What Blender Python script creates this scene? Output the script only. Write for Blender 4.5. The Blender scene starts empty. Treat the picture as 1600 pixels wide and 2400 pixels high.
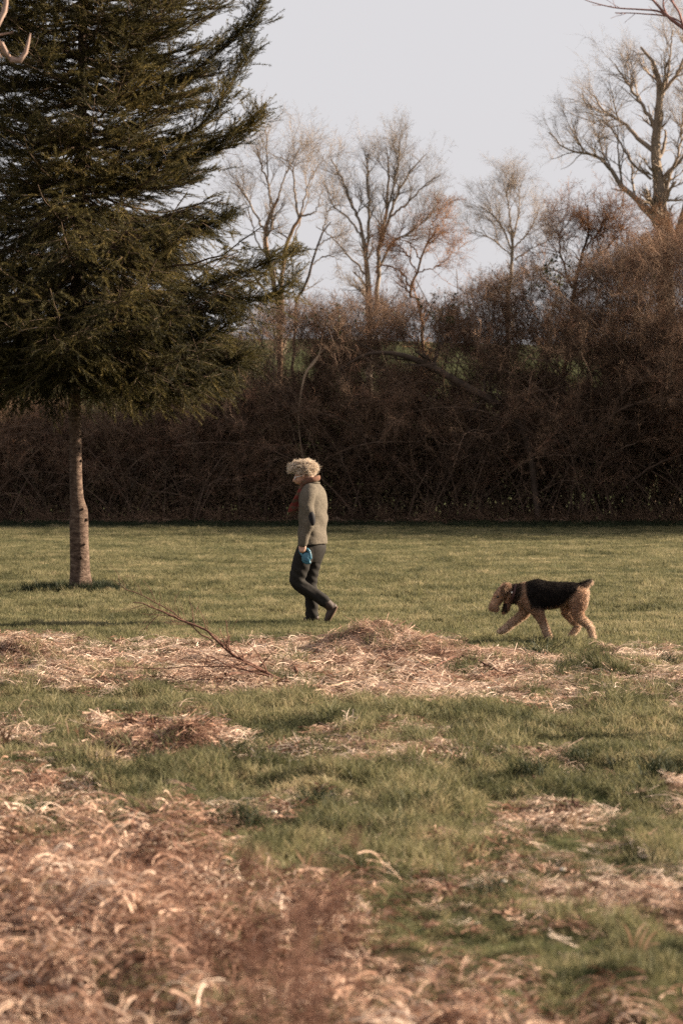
import bpy, math, random
import numpy as np
from mathutils import Vector, Matrix

# ------------------------------------------------------------------ camera
scene = bpy.context.scene
COL = scene.collection
rng = np.random.default_rng(7)
random.seed(7)

LENS = 85.0
F = 2400 * LENS / 36.0            # focal length in photo pixels (1600 x 2400)
CAMZ = 1.70
PITCH = math.atan((1200 - 1070) / F)

cam_data = bpy.data.cameras.new('camera')
cam = bpy.data.objects.new('camera', cam_data)
COL.objects.link(cam)
cam.location = (0, 0, CAMZ)
cam.rotation_euler = (math.pi / 2 - PITCH, 0, 0)
cam_data.sensor_fit = 'VERTICAL'
cam_data.sensor_height = 36.0
cam_data.lens = LENS
cam_data.clip_start = 0.1
cam_data.clip_end = 5000
cam_data.dof.use_dof = True
cam_data.dof.focus_distance = 24.0
cam_data.dof.aperture_fstop = 3.8
scene.camera = cam

# ------------------------------------------------------------------ world, sun, exposure
SUN_EL = math.radians(22)
SUN_AZ = math.radians(12)          # measured from +X (right) towards +Y (away)
world = bpy.data.worlds.new('World')
scene.world = world
world.use_nodes = True
wn = world.node_tree
wn.nodes.clear()
w_out = wn.nodes.new('ShaderNodeOutputWorld')
w_bg = wn.nodes.new('ShaderNodeBackground')
w_sky = wn.nodes.new('ShaderNodeTexSky')
w_sky.sky_type = 'NISHITA'
w_sky.sun_disc = False
w_sky.sun_elevation = SUN_EL
w_sky.sun_rotation = math.pi / 2 - SUN_AZ
w_sky.dust_density = 4.0
w_sky.air_density = 1.0
w_hsv = wn.nodes.new('ShaderNodeHueSaturation')
w_hsv.inputs['Saturation'].default_value = 0.30
w_mix = wn.nodes.new('ShaderNodeMix')
w_mix.data_type = 'RGBA'
w_mix.inputs[0].default_value = 0.85          # thin white overcast veil over the blue
w_mix.inputs[7].default_value = (4.05, 3.95, 4.08, 1)
wn.links.new(w_sky.outputs[0], w_hsv.inputs['Color'])
wn.links.new(w_hsv.outputs[0], w_mix.inputs[6])
wn.links.new(w_mix.outputs[2], w_bg.inputs[0])
w_bg.inputs[1].default_value = 0.05
wn.links.new(w_bg.outputs[0], w_out.inputs[0])

sun_data = bpy.data.lights.new('sun', 'SUN')
sun_data.energy = 5.0
sun_data.angle = math.radians(0.6)
sun_data.color = (1.0, 0.84, 0.64)
sun = bpy.data.objects.new('sun', sun_data)
COL.objects.link(sun)
TO_SUN = Vector((math.cos(SUN_EL) * math.cos(SUN_AZ), math.cos(SUN_EL) * math.sin(SUN_AZ), math.sin(SUN_EL)))
sun.rotation_euler = TO_SUN.to_track_quat('Z', 'Y').to_euler()
sun.location = TO_SUN * 40

vs = scene.view_settings
vs.view_transform = 'Standard'
vs.look = 'None'
vs.exposure = 1.9
vs.gamma = 1.0
vs.use_curve_mapping = False

scene.cycles.use_denoising = False      # the sampling grain stands in for the photograph's film grain
scene.cycles.max_bounces = 4
scene.cycles.diffuse_bounces = 2
scene.cycles.glossy_bounces = 1
scene.cycles.transmission_bounces = 2
scene.cycles.transparent_max_bounces = 6

# ------------------------------------------------------------------ pixel helpers
cp, sp = math.cos(PITCH), math.sin(PITCH)

def ray(u, v):
    xc = (u - 800) / F
    zc = (1200 - v) / F
    return np.array([xc, cp + zc * sp, -sp + zc * cp])

def gp(u, v, z=0.0):
    d = ray(u, v)
    t = (z - CAMZ) / d[2]
    return np.array([d[0] * t, d[1] * t, z])

def at(u, v, y):
    d = ray(u, v)
    t = y / d[1]
    return np.array([d[0] * t, y, CAMZ + d[2] * t])

def project(x, y, z=0.0):
    x = np.asarray(x, float); y = np.asarray(y, float)
    dz = z - CAMZ
    f = y * cp - dz * sp
    up = y * sp + dz * cp
    return 800 + F * x / f, 1200 - F * up / f

# ------------------------------------------------------------------ numpy noise
_perm = np.random.default_rng(3).random((256, 256))

def vnoise(x, y):
    xi = np.floor(x).astype(int); yi = np.floor(y).astype(int)
    fx = x - xi; fy = y - yi
    fx = fx * fx * (3 - 2 * fx); fy = fy * fy * (3 - 2 * fy)
    a = _perm[xi % 256, yi % 256]; b = _perm[(xi + 1) % 256, yi % 256]
    c = _perm[xi % 256, (yi + 1) % 256]; d = _perm[(xi + 1) % 256, (yi + 1) % 256]
    return (a * (1 - fx) + b * fx) * (1 - fy) + (c * (1 - fx) + d * fx) * fy

def fbm(x, y, oct=4):
    s = 0; a = 0.5; t = 0
    for i in range(oct):
        s = s + a * vnoise(x * 2 ** i + 17.3 * i, y * 2 ** i + 9.1 * i); t += a; a *= 0.5
    return s / t

def sstep(a, b, x):
    t = np.clip((x - a) / (b - a), 0, 1)
    return t * t * (3 - 2 * t)

# ------------------------------------------------------------------ mesh helpers
def mesh_np(name, V, quads=None, tris=None, smooth=False):
    V = np.asarray(V, np.float32)
    nq = 0 if quads is None else len(quads)
    nt = 0 if tris is None else len(tris)
    me = bpy.data.meshes.new(name)
    me.vertices.add(len(V))
    me.vertices.foreach_set('co', V.ravel())
    loops = []
    if nq: loops.append(np.asarray(quads, np.int32).ravel())
    if nt: loops.append(np.asarray(tris, np.int32).ravel())
    if loops:
        L = np.concatenate(loops)
        me.loops.add(len(L)); me.loops.foreach_set('vertex_index', L)
        st = np.concatenate([np.arange(nq) * 4, nq * 4 + np.arange(nt) * 3]).astype(np.int32)
        me.polygons.add(nq + nt)
        me.polygons.foreach_set('loop_start', st)
        if smooth:
            me.polygons.foreach_set('use_smooth', np.ones(nq + nt, bool))
    me.update(calc_edges=True)
    me.validate()
    return me

def tag(o, label=None, cat=None, group=None, kind=None):
    if label: o['label'] = label
    if cat: o['category'] = cat
    if group: o['group'] = group
    if kind: o['kind'] = kind
    return o

def link(name, me, mat=None, parent=None, loc=None):
    o = bpy.data.objects.new(name, me)
    COL.objects.link(o)
    if mat is not None and me is not None and len(me.materials) == 0:
        me.materials.append(mat)
    if parent is not None:
        o.parent = parent
    if loc is not None:
        o.location = loc
    return o

def empty(name, loc=(0, 0, 0)):
    o = bpy.data.objects.new(name, None)
    COL.objects.link(o)
    o.location = loc
    o.empty_display_size = 0.2
    return o

def norm(a):
    return a / np.maximum(np.linalg.norm(a, axis=-1, keepdims=True), 1e-9)

def tubes(P, R, sides=3):
    """P (M,N,3), R (M,N): open tubes, all in one go -> V, quads."""
    P = np.asarray(P, float); R = np.asarray(R, float)
    M, N, _ = P.shape
    T = norm(np.gradient(P, axis=1))
    ref = norm(np.cross(T[:, 0], rng.normal(size=(M, 3))))[:, None, :].repeat(N, 1)
    U = norm(ref - (ref * T).sum(-1, keepdims=True) * T)
    W = np.cross(T, U)
    ang = np.arange(sides) * 2 * math.pi / sides
    V = P[:, :, None, :] + R[:, :, None, None] * (U[:, :, None, :] * np.cos(ang)[None, None, :, None] + W[:, :, None, :] * np.sin(ang)[None, None, :, None])
    idx = np.arange(M * N * sides).reshape(M, N, sides)
    a = idx[:, :-1, :]; b = np.roll(a, -1, axis=2); d = idx[:, 1:, :]; c = np.roll(d, -1, axis=2)
    Q = np.stack([a, b, c, d], -1).reshape(-1, 4)
    return V.reshape(-1, 3), Q

class Acc:
    def __init__(s): s.V = []; s.Q = []; s.T = []; s.n = 0; s.C = []
    def add(s, V, Q=None, T=None, C=None):
        if Q is not None and len(Q): s.Q.append(np.asarray(Q) + s.n)
        if T is not None and len(T): s.T.append(np.asarray(T) + s.n)
        s.V.append(np.asarray(V)); s.n += len(V)
        if C is not None: s.C.append(np.asarray(C))
    def tubes(s, P, R, sides=3):
        V, Q = tubes(P, R, sides); s.add(V, Q)
    def mesh(s, name, smooth=False):
        return mesh_np(name, np.concatenate(s.V), np.concatenate(s.Q) if s.Q else None, np.concatenate(s.T) if s.T else None, smooth)

def resample(pts, n):
    """smooth (Catmull-Rom) resample of a polyline with any number of columns."""
    pts = np.asarray(pts, float)
    if len(pts) == 2:
        t = np.linspace(0, 1, n)[:, None]
        return pts[0] * (1 - t) + pts[1] * t
    d = np.concatenate([[0], np.cumsum(np.linalg.norm(np.diff(pts[:, :3], axis=0), axis=1))])
    ext = np.vstack([2 * pts[0] - pts[1], pts, 2 * pts[-1] - pts[-2]])
    out = []
    for s in np.linspace(0, d[-1], n):
        i = min(max(np.searchsorted(d, s, side='right') - 1, 0), len(pts) - 2)
        t = (s - d[i]) / max(d[i + 1] - d[i], 1e-9)
        p0, p1, p2, p3 = ext[i], ext[i + 1], ext[i + 2], ext[i + 3]
        out.append(0.5 * ((2 * p1) + (-p0 + p2) * t + (2 * p0 - 5 * p1 + 4 * p2 - p3) * t * t + (-p0 + 3 * p1 - 3 * p2 + p3) * t ** 3))
    return np.array(out)

def grow(P, R, n, trange, lrange, ang, N, up=0.0, wob=0.15, rratio=0.5, rmin=0.002, ldec=0.5, weights=None, rabs=None):
    """children on parent polylines, vectorised."""
    M, NP, _ = P.shape
    if weights is None:
        weights = np.linalg.norm(np.diff(P, axis=1), axis=2).sum(1)
    pi = rng.choice(M, size=n, p=weights / weights.sum())
    t = rng.uniform(trange[0], trange[1], n)
    f = t * (NP - 1); i = np.minimum(f.astype(int), NP - 2); fr = (f - i)[:, None]
    S = P[pi, i] * (1 - fr) + P[pi, i + 1] * fr
    T = norm(P[pi, i + 1] - P[pi, i])
    pr = R[pi, i] * (1 - fr[:, 0]) + R[pi, i + 1] * fr[:, 0]
    side = norm(np.cross(T, rng.normal(size=(n, 3))))
    a = np.radians(rng.uniform(ang[0], ang[1], n))[:, None]
    D = norm(T * np.cos(a) + side * np.sin(a) + np.array([0, 0, up]))
    L = rng.uniform(lrange[0], lrange[1], n) * (1 - ldec * t)
    out = np.zeros((n, N, 3)); out[:, 0] = S
    cur = D
    for k in range(1, N):
        cur = norm(cur + rng.normal(size=(n, 3)) * wob + np.array([0, 0, up * 0.35]))
        out[:, k] = out[:, k - 1] + cur * (L / (N - 1))[:, None]
    r0 = np.maximum(pr * rratio, rmin) if rabs is None else np.full(n, rabs)
    RR = r0[:, None] * np.linspace(1, 0.35, N)[None, :]
    return out, np.maximum(RR, rmin * 0.6)

# ------------------------------------------------------------------ material helpers
def new_mat(name):
    m = bpy.data.materials.new(name)
    m.use_nodes = True
    nt = m.node_tree
    nt.nodes.clear()
    out = nt.nodes.new('ShaderNodeOutputMaterial')
    return m, nt, out

def ramp_node(nt, stops):
    r = nt.nodes.new('ShaderNodeValToRGB')
    e = r.color_ramp.elements
    while len(e) < len(stops): e.new(0.5)
    for k, (p, c) in enumerate(stops):
        e[k].position = p; e[k].color = (*c, 1)
    return r

def noise_node(nt, scale, detail=4, rough=0.6, coord='pos'):
    n = nt.nodes.new('ShaderNodeTexNoise')
    n.inputs['Scale'].default_value = scale
    n.inputs['Detail'].default_value = detail
    n.inputs['Roughness'].default_value = rough
    if coord == 'pos':
        g = nt.nodes.new('ShaderNodeNewGeometry')
        nt.links.new(g.outputs['Position'], n.inputs['Vector'])
    else:
        t = nt.nodes.new('ShaderNodeTexCoord')
        nt.links.new(t.outputs['Object'], n.inputs['Vector'])
    return n

def math_node(nt, op, a, b):
    m = nt.nodes.new('ShaderNodeMath'); m.operation = op
    for k, x in enumerate((a, b)):
        if isinstance(x, (int, float)): m.inputs[k].default_value = x
        else: nt.links.new(x, m.inputs[k])
    return m.outputs[0]

def leaf_mat(name, stops, nscale=0.6, trans=0.4, rand=0.5, rough=0.6, spec=0.15, obj_random=True, detail=3):
    """thin plant matter: diffuse + translucent, colour varies by place and by clump."""
    m, nt, out = new_mat(name)
    n = noise_node(nt, nscale, detail, 0.65)
    fac = n.outputs['Fac']
    # stretch contrast of the noise
    fac = math_node(nt, 'MULTIPLY_ADD', fac, 2.0)
    fac.node.inputs[2].default_value = -0.5
    if obj_random:
        oi = nt.nodes.new('ShaderNodeObjectInfo')
        r = math_node(nt, 'SUBTRACT', oi.outputs['Random'], 0.5)
        r = math_node(nt, 'MULTIPLY', r, rand)
        fac = math_node(nt, 'ADD', fac, r)
    n2 = noise_node(nt, 45.0, 1)
    r2 = math_node(nt, 'SUBTRACT', n2.outputs['Fac'], 0.5)
    r2 = math_node(nt, 'MULTIPLY', r2, rand)
    fac = math_node(nt, 'ADD', fac, r2)
    ramp = ramp_node(nt, stops)
    nt.links.new(fac, ramp.inputs[0])
    pb = nt.nodes.new('ShaderNodeBsdfPrincipled')
    pb.inputs['Roughness'].default_value = rough
    pb.inputs['Specular IOR Level'].default_value = spec
    nt.links.new(ramp.outputs[0], pb.inputs['Base Color'])
    tr = nt.nodes.new('ShaderNodeBsdfTranslucent')
    nt.links.new(ramp.outputs[0], tr.inputs['Color'])
    mx = nt.nodes.new('ShaderNodeMixShader')
    mx.inputs[0].default_value = trans
    nt.links.new(pb.outputs[0], mx.inputs[1]); nt.links.new(tr.outputs[0], mx.inputs[2])
    nt.links.new(mx.outputs[0], out.inputs[0])
    return m

def bark_mat(name, stops, scale=6.0, bump=0.4, zscale=1.0, rough=0.9, coord='pos'):
    m, nt, out = new_mat(name)
    n = noise_node(nt, scale, 6, 0.7, coord)
    mp = nt.nodes.new('ShaderNodeMapping')
    mp.inputs['Scale'].default_value = (1, 1, zscale)
    src = n.inputs['Vector'].links[0].from_socket
    nt.links.new(src, mp.inputs['Vector'])
    nt.links.new(mp.outputs[0], n.inputs['Vector'])
    ramp = ramp_node(nt, stops)
    nt.links.new(n.outputs['Fac'], ramp.inputs[0])
    pb = nt.nodes.new('ShaderNodeBsdfPrincipled')
    pb.inputs['Roughness'].default_value = rough
    pb.inputs['Specular IOR Level'].default_value = 0.2
    nt.links.new(ramp.outputs[0], pb.inputs['Base Color'])
    if bump:
        b = nt.nodes.new('ShaderNodeBump')
        b.inputs['Strength'].default_value = bump
        b.inputs['Distance'].default_value = 0.02
        nt.links.new(n.outputs['Fac'], b.inputs['Height'])
        nt.links.new(b.outputs[0], pb.inputs['Normal'])
    nt.links.new(pb.outputs[0], out.inputs[0])
    return m

def plain_mat(name, col, rough=0.6, spec=0.3, var=0.15, nscale=30, bump=0.0, bdist=0.004):
    c0 = tuple(x * (1 - var) for x in col); c1 = tuple(min(1, x * (1 + var)) for x in col)
    m, nt, out = new_mat(name)
    n = noise_node(nt, nscale, 4, 0.6, 'obj')
    ramp = ramp_node(nt, [(0.3, c0), (0.7, c1)])
    nt.links.new(n.outputs['Fac'], ramp.inputs[0])
    pb = nt.nodes.new('ShaderNodeBsdfPrincipled')
    pb.inputs['Roughness'].default_value = rough
    pb.inputs['Specular IOR Level'].default_value = spec
    nt.links.new(ramp.outputs[0], pb.inputs['Base Color'])
    if bump:
        b = nt.nodes.new('ShaderNodeBump')
        b.inputs['Strength'].default_value = bump; b.inputs['Distance'].default_value = bdist
        nt.links.new(n.outputs['Fac'], b.inputs['Height']); nt.links.new(b.outputs[0], pb.inputs['Normal'])
    nt.links.new(pb.outputs[0], out.inputs[0])
    return m

def attr_mat(name, rough=0.85, trans=0.0, spec=0.1, var=0.25, nscale=60):
    """colour read from the mesh's own 'col' attribute (coat or cloth markings, painted rim light), broken up by noise."""
    m, nt, out = new_mat(name)
    a = nt.nodes.new('ShaderNodeAttribute'); a.attribute_name = 'col'
    n = noise_node(nt, nscale, 3, 0.6, 'obj')
    f = math_node(nt, 'MULTIPLY_ADD', n.outputs['Fac'], 2 * var)
    f.node.inputs[2].default_value = 1 - var
    mul = nt.nodes.new('ShaderNodeVectorMath'); mul.operation = 'SCALE'
    nt.links.new(a.outputs['Color'], mul.inputs[0]); nt.links.new(f, mul.inputs['Scale'])
    pb = nt.nodes.new('ShaderNodeBsdfPrincipled')
    pb.inputs['Roughness'].default_value = rough
    pb.inputs['Specular IOR Level'].default_value = spec
    nt.links.new(mul.outputs[0], pb.inputs['Base Color'])
    if trans:
        tr = nt.nodes.new('ShaderNodeBsdfTranslucent')
        nt.links.new(mul.outputs[0], tr.inputs['Color'])
        mx = nt.nodes.new('ShaderNodeMixShader'); mx.inputs[0].default_value = trans
        nt.links.new(pb.outputs[0], mx.inputs[1]); nt.links.new(tr.outputs[0], mx.inputs[2])
        nt.links.new(mx.outputs[0], out.inputs[0])
    else:
        nt.links.new(pb.outputs[0], out.inputs[0])
    return m

def set_col(me, C):
    C = np.asarray(C, np.float32)
    if C.shape[1] == 3: C = np.concatenate([C, np.ones((len(C), 1), np.float32)], 1)
    a = me.color_attributes.new('col', 'FLOAT_COLOR', 'POINT')
    a.data.foreach_set('color', C.ravel())

# ------------------------------------------------------------------ scatter (uncountable plant matter only)
def scatter(name, pts, rot, scl, idx, variants, parent=None):
    me = bpy.data.meshes.new(name)
    pts = np.asarray(pts, np.float32)
    me.vertices.add(len(pts)); me.vertices.foreach_set('co', pts.ravel())
    a = me.attributes.new('rot', 'FLOAT_VECTOR', 'POINT'); a.data.foreach_set('vector', np.asarray(rot, np.float32).ravel())
    scl = np.asarray(scl, np.float32)
    if scl.ndim == 1: scl = np.repeat(scl[:, None], 3, 1)
    a = me.attributes.new('scl', 'FLOAT_VECTOR', 'POINT'); a.data.foreach_set('vector', scl.ravel())
    a = me.attributes.new('idx', 'INT', 'POINT'); a.data.foreach_set('value', np.asarray(idx, np.int32))
    o = link(name, me, None, parent)
    coll = bpy.data.collections.new(name + '_pieces')
    for k, vm in enumerate(variants):
        vo = bpy.data.objects.new('%s_piece_%02d' % (name, k), vm)
        coll.objects.link(vo)
    ng = bpy.data.node_groups.new(name + '_scatter', 'GeometryNodeTree')
    ng.interface.new_socket('Geometry', in_out='INPUT', socket_type='NodeSocketGeometry')
    ng.interface.new_socket('Geometry', in_out='OUTPUT', socket_type='NodeSocketGeometry')
    gi = ng.nodes.new('NodeGroupInput'); go = ng.nodes.new('NodeGroupOutput')
    ci = ng.nodes.new('GeometryNodeCollectionInfo')
    ci.inputs['Collection'].default_value = coll
    ci.inputs['Separate Children'].default_value = True
    ci.inputs['Reset Children'].default_value = True
    ip = ng.nodes.new('GeometryNodeInstanceOnPoints')
    def nattr(nm, dt):
        n = ng.nodes.new('GeometryNodeInputNamedAttribute'); n.data_type = dt
        n.inputs['Name'].default_value = nm
        return n.outputs['Attribute']
    er = ng.nodes.new('FunctionNodeEulerToRotation')
    ng.links.new(nattr('rot', 'FLOAT_VECTOR'), er.inputs[0])
    ng.links.new(gi.outputs[0], ip.inputs['Points'])
    ng.links.new(ci.outputs[0], ip.inputs['Instance'])
    ip.inputs['Pick Instance'].default_value = True
    ng.links.new(nattr('idx', 'INT'), ip.inputs['Instance Index'])
    ng.links.new(er.outputs[0], ip.inputs['Rotation'])
    ng.links.new(nattr('scl', 'FLOAT_VECTOR'), ip.inputs['Scale'])
    ng.links.new(ip.outputs[0], go.inputs[0])
    md = o.modifiers.new('scatter', 'NODES'); md.node_group = ng
    return o

def ribbons(P, W, up=None):
    """P (M,N,3), W (M,N) half widths: flat blades, last point is a tip."""
    M, N, _ = P.shape
    T = norm(np.gradient(P, axis=1))
    ref = norm(rng.normal(size=(M, 3)))[:, None, :].repeat(N, 1) if up is None else np.broadcast_to(np.asarray(up, float), P.shape)
    S = norm(np.cross(T, ref))
    A = P[:, :-1] - S[:, :-1] * W[:, :-1, None]
    B = P[:, :-1] + S[:, :-1] * W[:, :-1, None]
    V = np.concatenate([np.stack([A, B], 2).reshape(M, -1, 3), P[:, -1:]], 1)      # M, 2(N-1)+1
    nv = 2 * (N - 1) + 1
    base = (np.arange(M) * nv)[:, None]
    Q = []
    for k in range(N - 2):
        Q.append(np.concatenate([base + 2 * k, base + 2 * k + 1, base + 2 * k + 3, base + 2 * k + 2], 1))
    T3 = np.concatenate([base + 2 * (N - 2), base + 2 * (N - 2) + 1, base + nv - 1], 1)
    return V.reshape(-1, 3), (np.concatenate(Q) if Q else None), T3

def blade_tuft(name, mat, n, radius, hmin, hmax, width, lean=0.5, N=4, seed=0):
    r = np.random.default_rng(seed)
    a = r.uniform(0, 2 * np.pi, n); d = radius * np.sqrt(r.random(n))
    base = np.stack([np.cos(a) * d, np.sin(a) * d, np.full(n, -0.01)], 1)
    h = r.uniform(hmin, hmax, n)
    la = r.uniform(0, 2 * np.pi, n); lm = r.uniform(0.1, lean, n) * h
    P = np.zeros((n, N, 3))
    for k in range(N):
        t = k / (N - 1)
        P[:, k, 0] = base[:, 0] + np.cos(la) * lm * t ** 2
        P[:, k, 1] = base[:, 1] + np.sin(la) * lm * t ** 2
        P[:, k, 2] = base[:, 2] + h * (t - 0.25 * lean * t * t)
    W = (width * r.uniform(0.6, 1.2, n))[:, None] * np.linspace(1, 0.35, N)[None]
    V, Q, T = ribbons(P, W)
    me = mesh_np(name, V, Q, T); me.materials.append(mat)
    return me

def straw_clump(name, mat, n, radius, lmin, lmax, width, height, seed=0, N=5, arch=0.5):
    r = np.random.default_rng(seed)
    a = r.uniform(0, 2 * np.pi, n); d = radius * np.sqrt(r.random(n))
    c = np.stack([np.cos(a) * d, np.sin(a) * d, r.uniform(0, height, n) ** 1.0], 1)
    L = r.uniform(lmin, lmax, n)
    da = r.uniform(0, 2 * np.pi, n); dz = r.normal(0, 0.22, n)
    D = norm(np.stack([np.cos(da), np.sin(da), dz], 1))
    bend = r.normal(0, 0.24, (n, 3)); 
    P = np.zeros((n, N, 3))
    for k in range(N):
        t = k / (N - 1) - 0.5
        P[:, k] = c + D * (L * t)[:, None] + bend * (L * (t * t - 0.1))[:, None]
        P[:, k, 2] -= arch * L * t * t * 0.5
    P[..., 2] = np.maximum(P[..., 2], 0.002 + 0.01 * r.random((n, N)))
    W = (width * r.uniform(0.5, 1.4, n))[:, None] * np.linspace(1, 0.5, N)[None]
    V, Q, T = ribbons(P, W)
    me = mesh_np(name, V, Q, T); me.materials.append(mat)
    return me

#@@SECTION ground
# ------------------------------------------------------------------ where the dead straw lies and where grass grows
# (u0, u1, v0, v1, amount, softness) in photo pixels, projected on the ground
STRAW = [
    (-400, 560, 1520, 1632, 0.56, 34), (380, 1100, 1515, 1640, 0.78, 34), (1000, 1250, 1540, 1645, 0.85, 25),
    (1180, 2000, 1572, 1650, 0.60, 28), (1450, 2000, 1530, 1600, 0.5, 30), (-400, 200, 1480, 1560, 0.6, 30),
    (-400, 260, 1760, 1880, 0.55, 50), (-400, 60, 1690, 1770, 0.6, 30), (200, 540, 1690, 1770, 0.8, 25),
    (560, 780, 1740, 1800, 0.75, 30), (790, 1060, 1725, 1800, 0.7, 30), (1080, 1360, 1755, 1795, 0.7, 20),
    (620, 770, 1870, 1930, 0.8, 25), (-400, 300, 1900, 2000, 0.4, 60), (1130, 1440, 1885, 1975, 0.85, 35),
    (1500, 2100, 1830, 1905, 0.7, 25), (300, 620, 1880, 1960, 0.5, 50), (800, 1000, 1950, 2010, 0.55, 30),
    (950, 2100, 1980, 2210, 0.52, 60), (1250, 2200, 2070, 2180, 0.92, 40),
    (-500, 480, 2000, 2700, 0.88, 70), (420, 830, 2110, 2700, 0.82, 70), (800, 1200, 2220, 2700, 0.62, 60),
    (900, 2300, 2340, 2800, 0.85, 40),
]
GREENS = [(1060, 1380, 2200, 2330, 0.6, 60), (1400, 1750, 2230, 2345, 0.75, 40), (820, 1150, 2080, 2190, 0.35, 50), (640, 880, 2330, 2460, 0.6, 40)]

def boxes(u, v, lst):
    s = np.zeros_like(u)
    for (u0, u1, v0, v1, a, k) in lst:
        m = sstep(u0 - k, u0 + k, u) * (1 - sstep(u1 - k, u1 + k, u)) * sstep(v0 - k, v0 + k, v) * (1 - sstep(v1 - k, v1 + k, v))
        s = np.maximum(s, a * m)
    return s

def straw_amount(x, y):
    x = np.asarray(x, float); y = np.asarray(y, float)
    jx = (fbm(x * 2.3 + 40, y * 1.1 + 7, 4) - 0.5) * 0.5
    jy = (fbm(x * 2.3 + 3, y * 1.1 + 70, 4) - 0.5) * 1.4 * np.clip(y / 20, 0.3, 1.2)
    u, v = project(x + jx, np.maximum(y + jy, 1.5))
    s = boxes(u, v, STRAW)
    g = boxes(u, v, GREENS)
    s = s * (1 - g)
    near = 1 - sstep(19, 23, y)
    n = 0.55 * fbm(x * 3.1, y * 1.7, 4) + 0.45 * fbm(x * 9 + 60, y * 4.5, 3)
    s = s * 0.84 + (n - 0.5) * 2.0 * near * (0.22 + s)
    s = np.where(y > 23, np.maximum(s * 0.2, 0.05 + 0.25 * (fbm(x * 0.7, y * 0.35, 3) - 0.45)), s - 0.02)
    return np.clip(s, 0, 1)

def terrain(x, y):
    x = np.asarray(x, float); y = np.asarray(y, float)
    near = 1 - sstep(16, 24, y)
    z = (fbm(x * 1.4 + 5, y * 1.4, 3) - 0.5) * (0.05 + 0.10 * near)
    z = z + (fbm(x * 5 + 5, y * 5, 2) - 0.5) * 0.05 * near
    z = z * sstep(0, 3, y)
    z = z + 0.13 * np.exp(-((x + 1.05) / 0.62) ** 2 - ((y - 8.6) / 0.9) ** 2) * (0.6 + 0.8 * fbm(x * 4, y * 4, 2))
    hill = 7.4 * sstep(76, 124, y) + 0.9 * (fbm(x * 0.05 + 2, y * 0.05, 2) - 0.5) * sstep(80, 110, y)
    return z + hill

def ground_axis_x():
    a = np.linspace(-10, 10, 150)
    l = -10 - np.geomspace(0.5, 900, 26)[::-1]
    return np.concatenate([l, a, -l[::-1]])
gx = ground_axis_x()
gy = np.concatenate([[-400, -150, -50, -15, -3, 0.5], np.linspace(2.5, 26, 260), np.geomspace(26.2, 74, 90), np.linspace(75, 130, 45), np.geomspace(134, 1500, 20)])
GX, GY = np.meshgrid(gx, gy)
GZ = terrain(GX, GY)
gV = np.stack([GX, GY, GZ], -1).reshape(-1, 3)
nr, nc = GX.shape
gi_ = np.arange(nr * nc).reshape(nr, nc)
gQ = np.stack([gi_[:-1, :-1], gi_[:-1, 1:], gi_[1:, 1:], gi_[1:, :-1]], -1).reshape(-1, 4)
me = mesh_np('ground', gV, gQ, None, True)
sa = me.attributes.new('straw', 'FLOAT', 'POINT')
sa.data.foreach_set('value', straw_amount(GX, GY).ravel().astype(np.float32))

m_ground, nt, out = new_mat('turf_and_thatch')
at_ = nt.nodes.new('ShaderNodeAttribute'); at_.attribute_name = 'straw'
n1 = noise_node(nt, 9.0, 6, 0.7)
n2 = noise_node(nt, 0.7, 3, 0.6)
green = ramp_node(nt, [(0.25, (0.022, 0.028, 0.010)), (0.55, (0.055, 0.060, 0.022)), (0.8, (0.10, 0.095, 0.042))])
brown = ramp_node(nt, [(0.3, (0.020, 0.011, 0.007)), (0.55, (0.075, 0.044, 0.028)), (0.8, (0.22, 0.145, 0.095))])
nmix = math_node(nt, 'ADD', math_node(nt, 'MULTIPLY', n1.outputs['Fac'], 0.5), math_node(nt, 'MULTIPLY', n2.outputs['Fac'], 0.5))
nt.links.new(nmix, green.inputs[0]); nt.links.new(n1.outputs['Fac'], brown.inputs[0])
fac = math_node(nt, 'ADD', at_.outputs['Fac'], math_node(nt, 'MULTIPLY', math_node(nt, 'SUBTRACT', n1.outputs['Fac'], 0.5), 0.7))
st = ramp_node(nt, [(0.25, (0, 0, 0)), (0.6, (1, 1, 1))]); nt.links.new(fac, st.inputs[0])
mx = nt.nodes.new('ShaderNodeMix'); mx.data_type = 'RGBA'
nt.links.new(st.outputs[0], mx.inputs[0]); nt.links.new(green.outputs[0], mx.inputs[6]); nt.links.new(brown.outputs[0], mx.inputs[7])
pb = nt.nodes.new('ShaderNodeBsdfPrincipled'); pb.inputs['Roughness'].default_value = 0.95; pb.inputs['Specular IOR Level'].default_value = 0.1
nt.links.new(mx.outputs[2], pb.inputs['Base Color'])
bp = nt.nodes.new('ShaderNodeBump'); bp.inputs['Strength'].default_value = 0.8; bp.inputs['Distance'].default_value = 0.03
nt.links.new(n1.outputs['Fac'], bp.inputs['Height']); nt.links.new(bp.outputs[0], pb.inputs['Normal'])
nt.links.new(pb.outputs[0], out.inputs[0])
ground = link('ground', me, m_ground)
tag(ground, kind='structure')

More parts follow.
